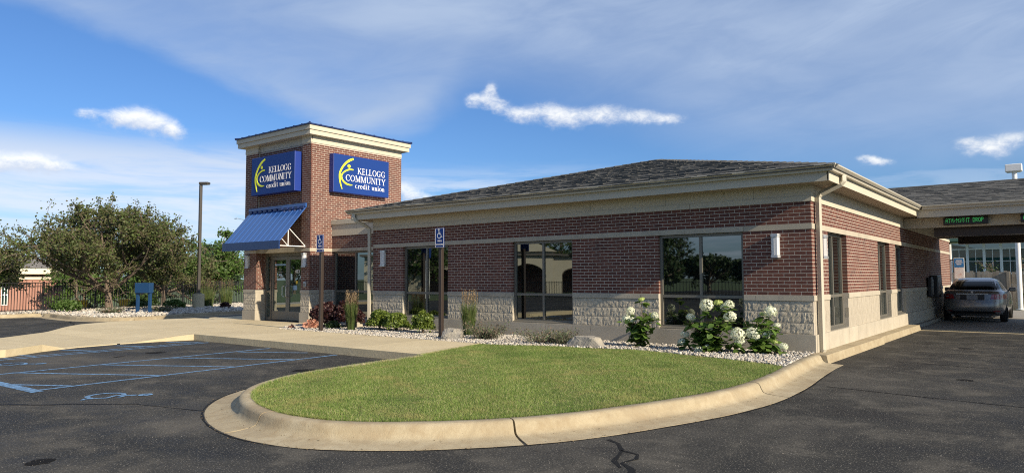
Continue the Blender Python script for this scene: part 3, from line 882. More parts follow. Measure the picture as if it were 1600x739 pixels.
def stones(wall, name, m, O, u, n, u0, u1, z0, z1, step, proud, openings=(), back=.05, start=None):
    """a course of long stones or boards with open joints"""
    O, u, n = Vector(O), Vector(u), Vector(n)
    cuts = [u0]; k = start if start is not None else u0 + step
    while k < u1 - .15: cuts.append(k); k += step
    cuts.append(u1)
    for a, b in zip(cuts, cuts[1:]):
        seg = [(a, b)]
        for o in openings:
            nx = []
            for p, q in seg:
                if q <= o[0] or p >= o[1]: nx.append((p, q))
                else:
                    if p < o[0]: nx.append((p, o[0]))
                    if q > o[1]: nx.append((o[1], q))
            seg = nx
        for p, q in seg:
            if q - p < .03: continue
            p2, q2 = p + (.003 if p > u0 else 0), q - (.003 if q < u1 else 0)
            vs = [O + u * a_ + n * d + Vector((0, 0, z)) for d in (proud, -back) for a_, z in ((p2, z0), (q2, z0), (q2, z1), (p2, z1))]
            MB().add(vs, [(0, 1, 2, 3), (7, 6, 5, 4), (0, 3, 7, 4), (1, 5, 6, 2), (0, 4, 5, 1), (3, 2, 6, 7)]).build(name, m, wall)


def window(O, u, n, u0, u1, z0, z1, rail, split=.5, recess=.085, glass='window_glass', blinds=False):
    """metal frame with four panes, set back in its opening"""
    O, u, n = Vector(O), Vector(u), Vector(n)
    rz = math.atan2(u.y, u.x)
    W, H = u1 - u0, z1 - z0
    b = MB(); f = .055; d0, d1 = recess - .02, recess + .07
    b.box(0, f, d0, d1, 0, H).box(W - f, W, d0, d1, 0, H).box(f, W - f, d0, d1, 0, f).box(f, W - f, d0, d1, H - f, H)
    xm = W * split
    b.box(xm - f / 2, xm + f / 2, d0 + .004, d1, f, H - f)
    r = rail - z0
    for xa, xb in ((f, xm - f / 2), (xm + f / 2, W - f)): b.box(xa, xb, d0 + .004, d1, r - f / 2, r + f / 2)
    # sloped metal sub-sill
    b.add([(-.0, .003, -.0), (W, .003, 0), (W, d0 - .002, .03), (0, d0 - .002, .03), (0, .003, -.03), (W, .003, -.03), (W, d0 - .002, -.03), (0, d0 - .002, -.03)],
          [(0, 1, 2, 3), (4, 7, 6, 5), (0, 4, 5, 1), (1, 5, 6, 2), (2, 6, 7, 3), (3, 7, 4, 0)])
    fr = b.build('window', 'bronze', BANK, loc=O + u * u0 + Vector((0, 0, z0)))
    fr.rotation_euler = (0, 0, rz)
    for xa, xb in ((f, xm - f / 2), (xm + f / 2, W - f)):
        for za, zb in ((f, r - f / 2), (r + f / 2, H - f)):
            MB().box(xa - .004, xb + .004, d0 + .034, d0 + .044, za - .004, zb + .004).build('pane', glass, fr)
    if blinds:
        bl = MB(); z = .12
        while z < H - .1:
            bl.add([(f + .02, d1 + .06, z), (W - f - .02, d1 + .06, z), (W - f - .02, d1 + .085, z + .014), (f + .02, d1 + .085, z + .014)], [(0, 1, 2, 3)])
            z += .034
        bl.build('blind', 'blind', fr)
    return fr


X, Y, Z3 = Vector((1, 0, 0)), Vector((0, 1, 0)), Vector((0, 0, 1))
# ---- front wall: u runs +x from the left end (-12.02) to the corner
LW = 12.02
OF = (-LW, 0, 0)
W_FRONT = [(-10.77, -9.08), (-6.93, -5.20), (-3.06, -1.27)]
opF = [(a + LW, b + LW, Z_BLK, Z_BELT) for a, b in W_FRONT]
front = wall_backing('front_wall', OF, X, -Y, 0, LW - .002, 0, Z_SOF, opF)
lay_bricks(front, OF, X, -Y, 0, LW, Z_BRK, 18, opF, phase=60 * PU - LW)
lay_bricks(front, OF, X, -Y, 0, LW, Z_BR2, 6, phase=60 * PU - LW)
lay_blocks(front, OF, X, -Y, 0, LW, 3, openings=opF)
stones(front, 'base_stone', 'cast_stone', OF, X, -Y, -.015, LW + .03, .05, Z_BLK - .002, 1.22, .035)
stones(front, 'sill_stone', 'cast_stone', OF, X, -Y, 0, LW + .022, Z_SILL, Z_BRK, 1.22, .022, opF)
stones(front, 'belt_stone', 'cast_stone', OF, X, -Y, 0, LW + .012, Z_BELT, Z_BR2, 1.22, .012, start=LW - 1.25 - 8 * 1.22)
stones(front, 'frieze_board', 'trim', OF, X, -Y, 0, LW + .02, Z_FRZ, Z_FRZ + .10, 2.42, .02)
stones(front, 'frieze_board', 'trim', OF, X, -Y, 0, LW + .012, Z_FRZ + .102, Z_SOF, 1.83, .012)
for (a, b), in zip(zip([o[0] for o in opF], [o[1] for o in opF])):
    window(OF, X, -Y, a, b, Z_BLK + .02, Z_BELT - .005, 1.135)

# ---- drive-through side wall: u runs +y from the corner
LS = 19.81
OS = (0, 0, 0)
opS = [(1.12, 2.62, Z_BLK, Z_BELT), (5.80, 7.28, Z_BLK, Z_BELT), (8.10, 9.50, Z_BLK, Z_BELT)]
side = wall_backing('side_wall', OS, Y, X, .03, LS, 0, Z_SOF, opS)
lay_bricks(side, OS, Y, X, .031, LS, Z_BRK, 18, opS, phase=PU / 2 + .031)
lay_bricks(side, OS, Y, X, .031, LS, Z_BR2, 6, phase=PU / 2 + .031)
lay_blocks(side, OS, Y, X, .062, LS, 3, openings=opS, phase=.2, smooth=True)
stones(side, 'base_stone', 'cast_stone', OS, Y, X, .052, LS, .05, Z_BLK - .002, .81, .035)
stones(side, 'sill_stone', 'cast_stone', OS, Y, X, .052, LS, Z_SILL, Z_BRK, 1.22, .022, opS)
stones(side, 'belt_stone', 'cast_stone', OS, Y, X, .052, LS, Z_BELT, Z_BR2, 1.22, .012)
stones(side, 'frieze_board', 'trim', OS, Y, X, .052, LS, Z_FRZ, Z_FRZ + .10, 2.42, .02)
stones(side, 'frieze_board', 'trim', OS, Y, X, .052, LS, Z_FRZ + .102, Z_SOF, 1.83, .012)
for i, o in enumerate(opS):
    window(OS, Y, X, o[0], o[1], Z_BLK + .02, Z_BELT - .005, 1.135, blinds=(i == 0), recess=.12)
# plain walls out of sight that close the building, and its floor
MB().box(-LW, -.05, 19.56, 19.80, 0, Z_SOF).build('rear_wall', 'house_brick', BANK)
MB().box(-LW, -LW + .2, .26, 19.55, 0, Z_SOF).build('party_wall', 'house_brick', BANK)
MB().box(-LW + .21, -.26, .26, 19.5, .02, .14).build('floor', 'interior', BANK)
MB().box(-LW + .21, -.26, 5.0, 5.1, .141, 3.1).build('partition', 'interior', BANK)
MB().box(-4.4, -4.3, 5.11, 19.5, .141, 3.1).build('partition', 'interior', BANK)

# ---- wing between the tower and the main front
YW = .85
OW = (-15.0, YW, 0)
opW = [(.06, 2.80, .30, Z_BELT)]
wing = wall_backing('wing_wall', OW, X, -Y, .0, 3.0, 0, 3.27, opW)
lay_bricks(wing, OW, X, -Y, 0, 3.0, Z_BRK, 18, opW)
lay_bricks(wing, OW, X, -Y, 0, 3.0, Z_BR2, 6)
stones(wing, 'belt_stone', 'cast_stone', OW, X, -Y, 0.002, 3.0, Z_BELT, Z_BR2, 1.22, .012)
stones(wing, 'frieze_board', 'trim', OW, X, -Y, 0.002, 3.0, Z_FRZ, Z_FRZ + .10, 1.22, .02)
stones(wing, 'frieze_board', 'trim', OW, X, -Y, 0.002, 3.0, Z_FRZ + .102, 3.27, 1.22, .012)
stones(wing, 'parapet_cap', 'trim', OW, X, -Y, 0.002, 2.85, 3.27, 3.42, 3, .05, back=.45)
stones(wing, 'upper_parapet', 'trim', (-15, 1.6, 0), X, -Y, .002, 2.85, 3.1, 3.60, 3, 0, back=.1)
stones(wing, 'metal_flashing', 'aluminium', (-15, 1.62, 0), X, -Y, .002, 2.85, 3.60, 3.66, 3, .03, back=.3)
MB().add([(-14.99, 1.95, 3.62), (-12.2, 1.95, 3.62), (-12.2, 3.8, 3.95), (-14.99, 3.8, 3.95), (-14.99, 1.95, 3.5), (-12.2, 1.95, 3.5), (-12.2, 3.8, 3.5), (-14.99, 3.8, 3.5)],
         [(0, 1, 2, 3), (7, 6, 5, 4), (0, 4, 5, 1), (1, 5, 6, 2), (2, 6, 7, 3), (3, 7, 4, 0)]).build('wing_roof', 'aluminium', BANK)
window(OW, X, -Y, .07, 2.2, .31, Z_BELT - .005, 1.135, split=.48, blinds=False)
MB().box(-12.79, -12.02, .86, 1.05, .2, 2.39).build('wing_pier', 'cast_stone', BANK)
MB().box(-14.9, -12.1, 4.0, 4.1, .1, 3.2).build('partition', 'interior', BANK)
bl = MB(); z = 1.25
while z < 2.3:
    bl.add([(-14.85, 1.10, z), (-13.95, 1.10, z), (-13.95, 1.125, z + .014), (-14.85, 1.125, z + .014)], [(0, 1, 2, 3)]); z += .034
bl.build('blind', 'blind', BANK)

# ---- entrance tower
TX0, TX1, TY1 = -18.72, -15.0, 3.85
ZT = 5.85
OT = (TX0, 0, 0)
tower = wall_backing('tower_wall', OT, X, -Y, 0.002, .738, 0, 6.05, [])
nT = int(round((ZT - Z_BR2) / PZ))
PZT = (ZT - Z_BR2) / PZ
def pier(u0, u1, ph):
    lay_bricks(tower, OT, X, -Y, u0, u1, Z_BRK, 18, phase=ph)
    lay_bricks(tower, OT, X, -Y, u0, u1, Z_BR2, nT, phase=ph)
    lay_blocks(tower, OT, X, -Y, u0, u1, 3)
    stones(tower, 'base_stone', 'cast_stone', OT, X, -Y, u0 - .02, u1 + .02, .05, Z_BLK - .002, 2, .035)
    stones(tower, 'sill_stone', 'cast_stone', OT, X, -Y, u0 - .01, u1 + .01, Z_SILL, Z_BRK, 2, .022)
    stones(tower, 'belt_stone', 'cast_stone', OT, X, -Y, u0 - .006, u1 + .006, Z_BELT, Z_BR2, 2, .012)
    stones(tower, 'frieze_board', 'trim', OT, X, -Y, u0 - .01, u1 + .016, ZT + .002, ZT + .1, 2, .016)
    stones(tower, 'frieze_board', 'trim', OT, X, -Y, u0 - .01, u1 + .010, ZT + .102, 6.08, 2, .010)
pier(0, .74, .03)
pier(3.26, 3.72, 3 * PU - .46)
wall_backing('tower_wall', OT, X, -Y, 3.26, 3.70, 0, 6.05, [], thick=.40)
MB().box(TX0 + .002, TX0 + .738, .26, .42, 0, 2.5).build('tower_wall', 'mortar', BANK)
OJ = (TX0 + .74, 0, 0)
lay_bricks(tower, OJ, Y, X, .031, .355, Z_BRK, 18, phase=PU / 2 + .031)
lay_blocks(tower, OJ, Y, X, .031, .355, 3, smooth=True)
stones(tower, 'sill_stone', 'cast_stone', OJ, Y, X, .031, .355, Z_SILL, Z_BRK, 2, .008)
stones(tower, 'base_stone', 'cast_stone', OJ, Y, X, .031, .355, .05, Z_BLK - .002, 2, .022)
OR = (TX0, .08, 0)
tw2 = wall_backing('tower_wall', OR, X, -Y, .741, 3.259, Z_BELT + .02, 6.05, [])
lay_bricks(tw2, OR, X, -Y, .75, 3.25, Z_BR2 + .06, nT - 1)
stones(tw2, 'lintel_stone', 'cast_stone', OR, X, -Y, .742, 3.258, Z_BELT + .002, Z_BR2 + .05, 3, .03, back=.3)
stones(tw2, 'frieze_board', 'trim', OR, X, -Y, .742, 3.258, ZT + .002, ZT + .1, .85, .016)
stones(tw2, 'frieze_board', 'trim', OR, X, -Y, .742, 3.258, ZT + .102, 6.08, .85, .010)
OTR = (TX1, 0, 0)
tr = wall_backing('tower_side_wall', OTR, Y, X, .03, TY1, 0, 6.05, [])
lay_bricks(tr, OTR, Y, X, .031, TY1, Z_BRK, 18, phase=PU / 2 + .031)
lay_bricks(tr, OTR, Y, X, .031, TY1, Z_BR2, nT, phase=PU / 2 + .031)
lay_blocks(tr, OTR, Y, X, .05, .84, 3)
stones(tr, 'base_stone', 'cast_stone', OTR, Y, X, .04, .84, .05, Z_BLK - .002, 2, .035)
stones(tr, 'sill_stone', 'cast_stone', OTR, Y, X, .04, .84, Z_SILL, Z_BRK, 2, .022)
stones(tr, 'belt_stone', 'cast_stone', OTR, Y, X, .04, .84, Z_BELT, Z_BR2, 2, .012)
stones(tr, 'frieze_board', 'trim', OTR, Y, X, .03, TY1, ZT + .002, ZT + .1, .92, .016)
stones(tr, 'frieze_board', 'trim', OTR, Y, X, .03, TY1, ZT + .102, 6.08, .92, .010)
MB().box(TX0, TX0 + .2, .43, TY1, 0, 6.05).build('tower_rear_wall', 'house_brick', BANK)
MB().box(TX0 + .21, TX1 - .26, TY1 - .2, TY1, 0, 6.05).build('tower_rear_wall', 'house_brick', BANK)
# tower eave: stepped fascia and seamed metal roof
for e0, e1, za, zb, nm in ((.0, .20, 6.07, 6.215, 'fascia'), (.0, .235, 6.218, 6.36, 'fascia')):
    MB().box(TX0 - e1, TX1 + e1, -e1, TY1 + e1, za, zb).build(nm, 'trim', BANK)
e = .275
c0 = ((TX0 + TX1) / 2, TY1 / 2)
cap = MB()
cs = [(TX0 - e, -e), (TX1 + e, -e), (TX1 + e, TY1 + e), (TX0 - e, TY1 + e)]
cap.add([(x, y, 6.363) for x, y in cs] + [(x, y, 6.40) for x, y in cs] + [(c0[0], c0[1], 6.60)], [(3, 2, 1, 0)] + [(i, (i + 1) % 4, 4 + (i + 1) % 4, 4 + i) for i in range(4)] + [(4 + i, 4 + (i + 1) % 4, 8) for i in range(4)])
tcap = cap.build('tower_roof', 'navy_metal', BANK)
for sd in range(4):
    p, q = Vector((*cs[sd], 6.40)), Vector((*cs[(sd + 1) % 4], 6.40)); ctr = Vector((c0[0], c0[1], 6.60))
    for k in range(1, 10):
        t = k / 10; a = p.lerp(q, t); mid = p.lerp(q, .5); inw = (Vector((ctr.x, ctr.y, 6.6)) - mid)
        L = min(t, 1 - t) * 2
        MB().tube([a, a + inw * L * .98], .022, 6).build('roof_seam', 'navy_metal', tcap)
for x, y in cs:
    MB().tube([(x, y, 6.405), (c0[0], c0[1], 6.605)], .032, 6).build('roof_seam', 'navy_metal', tcap)

# entrance glazing and doors
YD = .36
ex0, ex1 = TX0 + .745, TX0 + 3.255
sf = MB()
f = .05
wl = .34
dx0, dx1 = ex0 + wl, ex1 - wl
for xa in (ex0, dx0 - f, dx1, ex1 - f): sf.box(xa, xa + f, YD, YD + .11, .15, 2.405)
sf.box(ex0 + f, ex1 - f, YD + .003, YD + .11, 2.29, 2.404)
for xa, xb in ((ex0 + f, dx0 - f), (dx1 + f, ex1 - f)):
    sf.box(xa, xb, YD + .003, YD + .11, .151, .25); sf.box(xa, xb, YD + .003, YD + .11, 1.08, 1.14)
stf = sf.build('entrance_frame', 'bronze', BANK)
for xa, xb in ((ex0 + f, dx0 - f), (dx1 + f, ex1 - f)):
    for za, zb in ((.25, 1.08), (1.14, 2.29)): MB().box(xa, xb, YD + .05, YD + .06, za, zb).build('pane', 'door_glass', stf)
mid = (dx0 + dx1) / 2
for s_, (xa, xb) in enumerate(((dx0 + .004, mid - .004), (mid + .004, dx1 - .004))):
    b = MB(); st = .095
    b.box(xa, xa + st, YD + .02, YD + .075, .17, 2.28).box(xb - st, xb, YD + .02, YD + .075, .17, 2.28)
    b.box(xa + st, xb - st, YD + .02, YD + .075, .17, .46).box(xa + st, xb - st, YD + .02, YD + .075, 2.17, 2.28)
    dr = b.build('door', 'bronze', BANK)
    MB().box(xa + st, xb - st, YD + .045, YD + .055, .46, 2.17).build('pane', 'door_glass', dr)
    hx = (xb - .05) if s_ == 0 else (xa + .05)
    MB().tube([(hx, YD + .02, 1.30), (hx, YD - .07, 1.30), (hx + (-.10 if s_ == 0 else .0), YD - .08, 1.28), (hx + (-.10 if s_ == 0 else .0), YD - .08, .98), (hx, YD - .07, .95), (hx, YD + .02, .95)], .014, 8).build('handle', 'steel', dr)
    if s_ == 1:
        me = font_mesh('493', .17, 'sign_white'); inst('house_number', me, dr, ((xa + xb) / 2 + .05, YD + .043, 1.72))
        MB().lathe([(.0, 0), (.055, 0), (.055, .002), (.0, .002)], (0, 0, 0), 14).build('sticker', 'sticker_yellow', dr, loc=((xa + xb) / 2 + .02, YD + .044, 1.42)).rotation_euler = (PI / 2, 0, 0)
        MB().box(-.10, .10, -.001, .001, -.09, .06).build('sticker', 'sticker_blue', dr, loc=((xa + xb) / 2 - .06, YD + .043, 1.26))
    else:
        MB().box(xa + st + .05, xb - st - .05, YD + .042, YD + .044, 1.98, 2.04).build('sticker', 'sticker_blue', dr)
        for k, wd in enumerate((.18, .24, .20, .26, .22)):
            MB().box((xa + xb) / 2 - wd / 2, (xa + xb) / 2 + wd / 2, YD + .042, YD + .044, 1.84 - k * .075, 1.862 - k * .075).build('sticker', 'plate_grey', dr)
MB().box(ex0, ex1, YD, 3.6, .02, .145).build('floor', 'interior', BANK)
MB().box(ex0, ex1, 2.2, 2.3, .146, 2.6).build('partition', 'interior', BANK)

# ---- eaves: soffit, fascia, gutters
E0, E1 = .42, .55
XL, XR, YF, YB = -LW, 0.0, 0.0, 19.8
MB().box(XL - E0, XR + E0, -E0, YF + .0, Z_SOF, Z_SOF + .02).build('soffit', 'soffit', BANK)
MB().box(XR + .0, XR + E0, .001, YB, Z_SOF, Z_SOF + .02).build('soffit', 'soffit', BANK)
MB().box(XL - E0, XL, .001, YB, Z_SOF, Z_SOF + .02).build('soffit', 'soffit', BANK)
MB().box(XL - E0, XR + E0 - .02, -E0 - .02, -E0, Z_SOF - .012, 3.40).build('fascia', 'trim', BANK)
MB().box(XR + E0, XR + E0 + .02, -E0 - .02, YB, Z_SOF - .012, 3.40).build('fascia', 'trim', BANK)
MB().box(XL - E0 - .02, XL - E0, -E0 - .02, YB, Z_SOF - .012, 3.40).build('fascia', 'trim', BANK)
GP = [(.0, 3.36), (.075, 3.362), (.085, 3.40), (.115, 3.435), (.135, 3.455), (.135, 3.478), (.122, 3.478), (.118, 3.47), (.0, 3.47)]


def gutter(p, q, nrm, name='gutter', mitre0=0.0, mitre1=0.0, parent=BANK, base=0.0):
    p, q, nrm = Vector(p), Vector(q), Vector(nrm); d = (q - p).normalized(); k = len(GP)
    vs = [p + nrm * o + d * (o * mitre0) + Z3 * (z + base) for o, z in GP] + [q + nrm * o + d * (o * mitre1) + Z3 * (z + base) for o, z in GP]
    fs = [(i, i + k, (i + 1) % k + k, (i + 1) % k) for i in range(k)] + [tuple(range(k)), tuple(reversed(range(k, 2 * k)))]
    return MB().add(vs, fs).build(name, 'gutter_metal', parent)


ge = E0 + .021
gutter((XL - ge, -ge, 0), (XR + ge, -ge, 0), -Y, mitre0=-1, mitre1=1)
gutter((XR + ge, -ge, 0), (XR + ge, 8.9, 0), X, mitre0=-1)
gutter((XL - ge, 10, 0), (XL - ge, -ge, 0), -X, mitre1=1)
# downspouts
def spout(pts):
    b = MB().tube(pts, .055, 4)
    return b.build('downspout', 'gutter_metal', BANK)
spout([(.50, .30, 3.37), (.50, .30, 3.26), (.46, .29, 3.21), (.12, .24, 3.05), (.075, .23, 2.98), (.075, .22, .19), (.12, .20, .165)])
spout([(-12.30, -.49, 3.37), (-12.28, -.49, 3.24), (-12.25, -.46, 3.18), (-12.13, -.16, 3.03), (-12.10, -.07, 2.96), (-12.10, -.06, .19), (-12.10, -.12, .165)])

# ---- roofs
SL = .25
ZE = 3.455
def roof_z(x, y): return ZE + SL * min(x - (XL - E1), (XR + E1) - x, y + E1)
apx = (XL + XR) / 2
hw = (XR - XL) / 2 + E1
za = ZE + SL * hw
ya = -E1 + hw
corners = [(XL - E1, -E1, ZE), (XR + E1, -E1, ZE), (XR + E1, YB + E1, ZE), (XL - E1, YB + E1, ZE), (apx, ya, za), (apx, YB + E1 - hw, za)]
rf = MB().add([(x, y, z - .012) for x, y, z in corners] + [(x, y, z - .05) for x, y, z in corners[:4]], [(0, 1, 4), (1, 2, 5, 4), (2, 3, 5), (3, 0, 4, 5), (0, 6, 7, 1), (1, 7, 8, 2), (2, 8, 9, 3), (3, 9, 6, 0), (9, 8, 7, 6)])
ROOF = rf.build('roof', 'shingle', BANK)


def shingle_field(parent, p0, ux, up, length, slope_len, inside, n_single, drop=()):
    """overlapping shingle tabs over a slope; the largest ones are objects"""
    ux, up = Vector(ux).normalized(), Vector(up).normalized(); nn = ux.cross(up)
    tabs = []; ex = .142; rr = random.Random(3)
    row = 0
    while row * ex < slope_len:
        k = -rr.uniform(0, .3)
        while k < length:
            wd = rr.choice((.16, .22, .28, .34, .2)); a, b = max(k, 0), min(k + wd - .006, length)
            s0 = row * ex
            pm = p0 + ux * ((a + b) / 2) + up * (s0 + ex / 2)
            if b - a > .04 and inside(pm): tabs.append((a, b, s0, rr.choice((.006, .009, .014, .017)), pm))
            k += wd
        row += 1
    tabs.sort(key=lambda t: (t[4] - CAM).length)
    V, F = [], []
    def shape(a, b, s0, th):
        P = lambda u_, s_, h: p0 + ux * u_ + up * s_ + nn * h
        j = .008 * ((int(a * 997) % 5) - 2) / 2
        return [P(a, s0 - .012 + j, .001), P(b, s0 - .012 + j, .001), P(b, s0 + ex, .0005), P(a, s0 + ex, .0005), P(a, s0 - .012 + j, th + .004), P(b, s0 - .012 + j, th + .004), P(b, s0 + ex + .01, .003), P(a, s0 + ex + .01, .003)]
    FC = [(0, 1, 5, 4), (4, 5, 6, 7), (1, 2, 6, 5), (3, 0, 4, 7)]
    rest = MB()
    for i, (a, b, s0, th, pm) in enumerate(tabs):
        if i < n_single: MB().add([q - pm for q in shape(a, b, s0, th)], FC).build('shingle', 'shingle', parent, loc=pm)
        else: rest.add(shape(a, b, s0, th), FC)
    tag(rest.build('shingles', 'shingle', parent), kind='stuff')


up = Vector((0, 1, SL)).normalized()
shingle_field(ROOF, Vector((XL - E1, -E1 - .02, ZE - .002)), X, up, 2 * hw, hw * math.hypot(1, SL) + .02, lambda p: p.y + E1 < min(p.x - (XL - E1), XR + E1 - p.x) + .03, 300)
# hip caps
for x in (XL - E1, XR + E1):
    nseg = 34
    for k in range(nseg):
        t0, t1 = k / nseg, (k + 1.25) / nseg
        a = Vector((x, -E1, ZE)).lerp(Vector((apx, ya, za)), t0); b = Vector((x, -E1, ZE)).lerp(Vector((apx, ya, za)), min(t1, 1))
        d = (b - a).normalized(); sdv = Vector((d.y, -d.x, 0)).normalized() * .13
        MB().add([a + sdv + Z3 * .0 - Z3 * .004, a + Z3 * .034, a - sdv - Z3 * .004, b + sdv - Z3 * .014, b + Z3 * .018, b - sdv - Z3 * .014], [(0, 1, 4, 3), (1, 2, 5, 4), (0, 2, 1)]).build('hip_cap', 'shingle', ROOF)

# ---- bricks into objects: the 300 that show largest singly, the rest as one part of each wall
def show(b):
    d = CAM - b[1]; L = d.length
    return b[2] * max(d.dot(b[5]) / L, .02) / (L * L)
BRICKS.sort(key=show, reverse=True)
_bm = {}
def brick_shape(hwid, hh, dep):
    hwid -= 0.0; e = .0
    return np.array([(-hwid, -e, -hh), (hwid, -e, -hh), (hwid, -e, hh), (-hwid, -e, hh), (-hwid, dep, -hh), (hwid, dep, -hh), (hwid, dep, hh), (-hwid, dep, hh)])
BF = np.array([(0, 1, 2, 3), (1, 5, 6, 2), (4, 0, 3, 7), (3, 2, 6, 7), (4, 5, 1, 0)])
fields = {}
for i, (wl_, c, hwid, hh, u, n_, dep) in enumerate(BRICKS):
    rz = math.atan2(u.y, u.x); c = c + n_ * random.uniform(-.0001, .0001)
    if i < 300:
        key = (round(hwid, 4), dep)
        if key not in _bm:
            _bm[key] = np_mesh('brick', brick_shape(hwid, hh, dep), BF); _bm[key].materials.append(MATS['brick'])
        inst('brick', _bm[key], wl_, c, (0, 0, rz))
    else:
        fields.setdefault(wl_.name, (wl_, []))[1].append((c, hwid, hh, rz, dep))
for nm, (wl_, L) in fields.items():
    Vs, Fs = [], []
    for i, (c, hwid, hh, rz, dep) in enumerate(L):
        v = brick_shape(hwid, hh, dep); cr, sr = math.cos(rz), math.sin(rz)
        Vs.append(np.stack([v[:, 0] * cr - v[:, 1] * sr + c.x, v[:, 0] * sr + v[:, 1] * cr + c.y, v[:, 2] + c.z], 1)); Fs.append(BF + 8 * i)
    tag(np_obj('brickwork', np.concatenate(Vs), np.concatenate(Fs), 'brick', wl_), kind='stuff')

# ================================================================== DRIVE-THROUGH CANOPY
CX1, CY0, CY1 = 11.0, 8.9, 16.7
CAN = empty('drive_through_canopy', (5.5, 12.8, 0), 0, 'drive-through canopy with dark shingle roof and tan beam beside the bank', 'canopy')
def cpart(b, name, m): return b.build(name, m, CAN, loc=(-5.5, -12.8, 0))
cr_ = MB(); zr = ZE + SL * (CY1 - CY0) / 2; ym = (CY0 + CY1) / 2
xi = XR + E1 - (zr - ZE) / SL
cr_.add([(XR + E1, CY0 - .06, ZE - .02), (CX1, CY0 - .06, ZE - .02), (CX1, ym, zr - .012), (xi, ym, zr - .012), (XR + E1, CY1 + .06, ZE - .02), (CX1, CY1 + .06, ZE - .02)], [(0, 1, 2, 3), (3, 2, 5, 4)])
CROOF = cpart(cr_, 'canopy_roof', 'shingle')
shingle_field(CROOF, Vector((-3.4, CY0 - .08, ZE - .004)), X, up, CX1 + 3.4, (ym - CY0 + .08) * math.hypot(1, SL), lambda p: p.x > XR + E1 - (p.y - CY0) - .02, 300)
cpart(MB().tube([(xi, ym, zr + .004), (CX1, ym, zr + .004)], .05, 6), 'ridge_cap', 'shingle')
cpart(MB().box(XR + E0 + .021, CX1, CY0 - .0, CY0 + .02, Z_SOF - .06, 3.40), 'fascia', 'trim')
g2 = gutter((XR + E1 + .03, CY0 - .001, 0), (CX1, CY0 - .001, 0), -Y, parent=CAN); g2.location = (-5.5, -12.8, 0)
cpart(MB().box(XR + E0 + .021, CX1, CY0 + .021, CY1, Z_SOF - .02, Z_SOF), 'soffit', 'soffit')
cpart(MB().box(.024, CX1 - .1, 9.50, 9.75, 2.90, 3.18), 'beam', 'trim')
cpart(MB().box(.72, CX1 - .1, 9.85, 10.35, 2.66, 3.17), 'beam', 'brown_post')
cpart(MB().box(.72, CX1 - .1, 15.7, 16.2, 2.66, 3.17), 'beam', 'brown_post')
cpart(MB().box(.024, CX1 - .1, 16.25, 16.5, 2.90, 3.18), 'beam', 'trim')
for x in (6.2, 10.4):
    for y in (10.1, 15.9):
        cpart(MB().bbox(x - .3, x + .3, y - .3, y + .3, 0, 1.1, .015), 'column_base', 'cast_stone')
        cpart(MB().bbox(x - .24, x + .24, y - .24, y + .24, 1.1, 2.66, .01), 'column', 'house_brick')
for sx in (-1,):
    cpart(MB().add([(CX1 - .02, CY0, 3.2), (CX1 - .02, CY1, 3.2), (CX1 - .02, CY1, ZE), (CX1 - .02, ym, zr - .02), (CX1 - .02, CY0, ZE)], [(0, 1, 2, 3, 4)]), 'gable', 'trim')

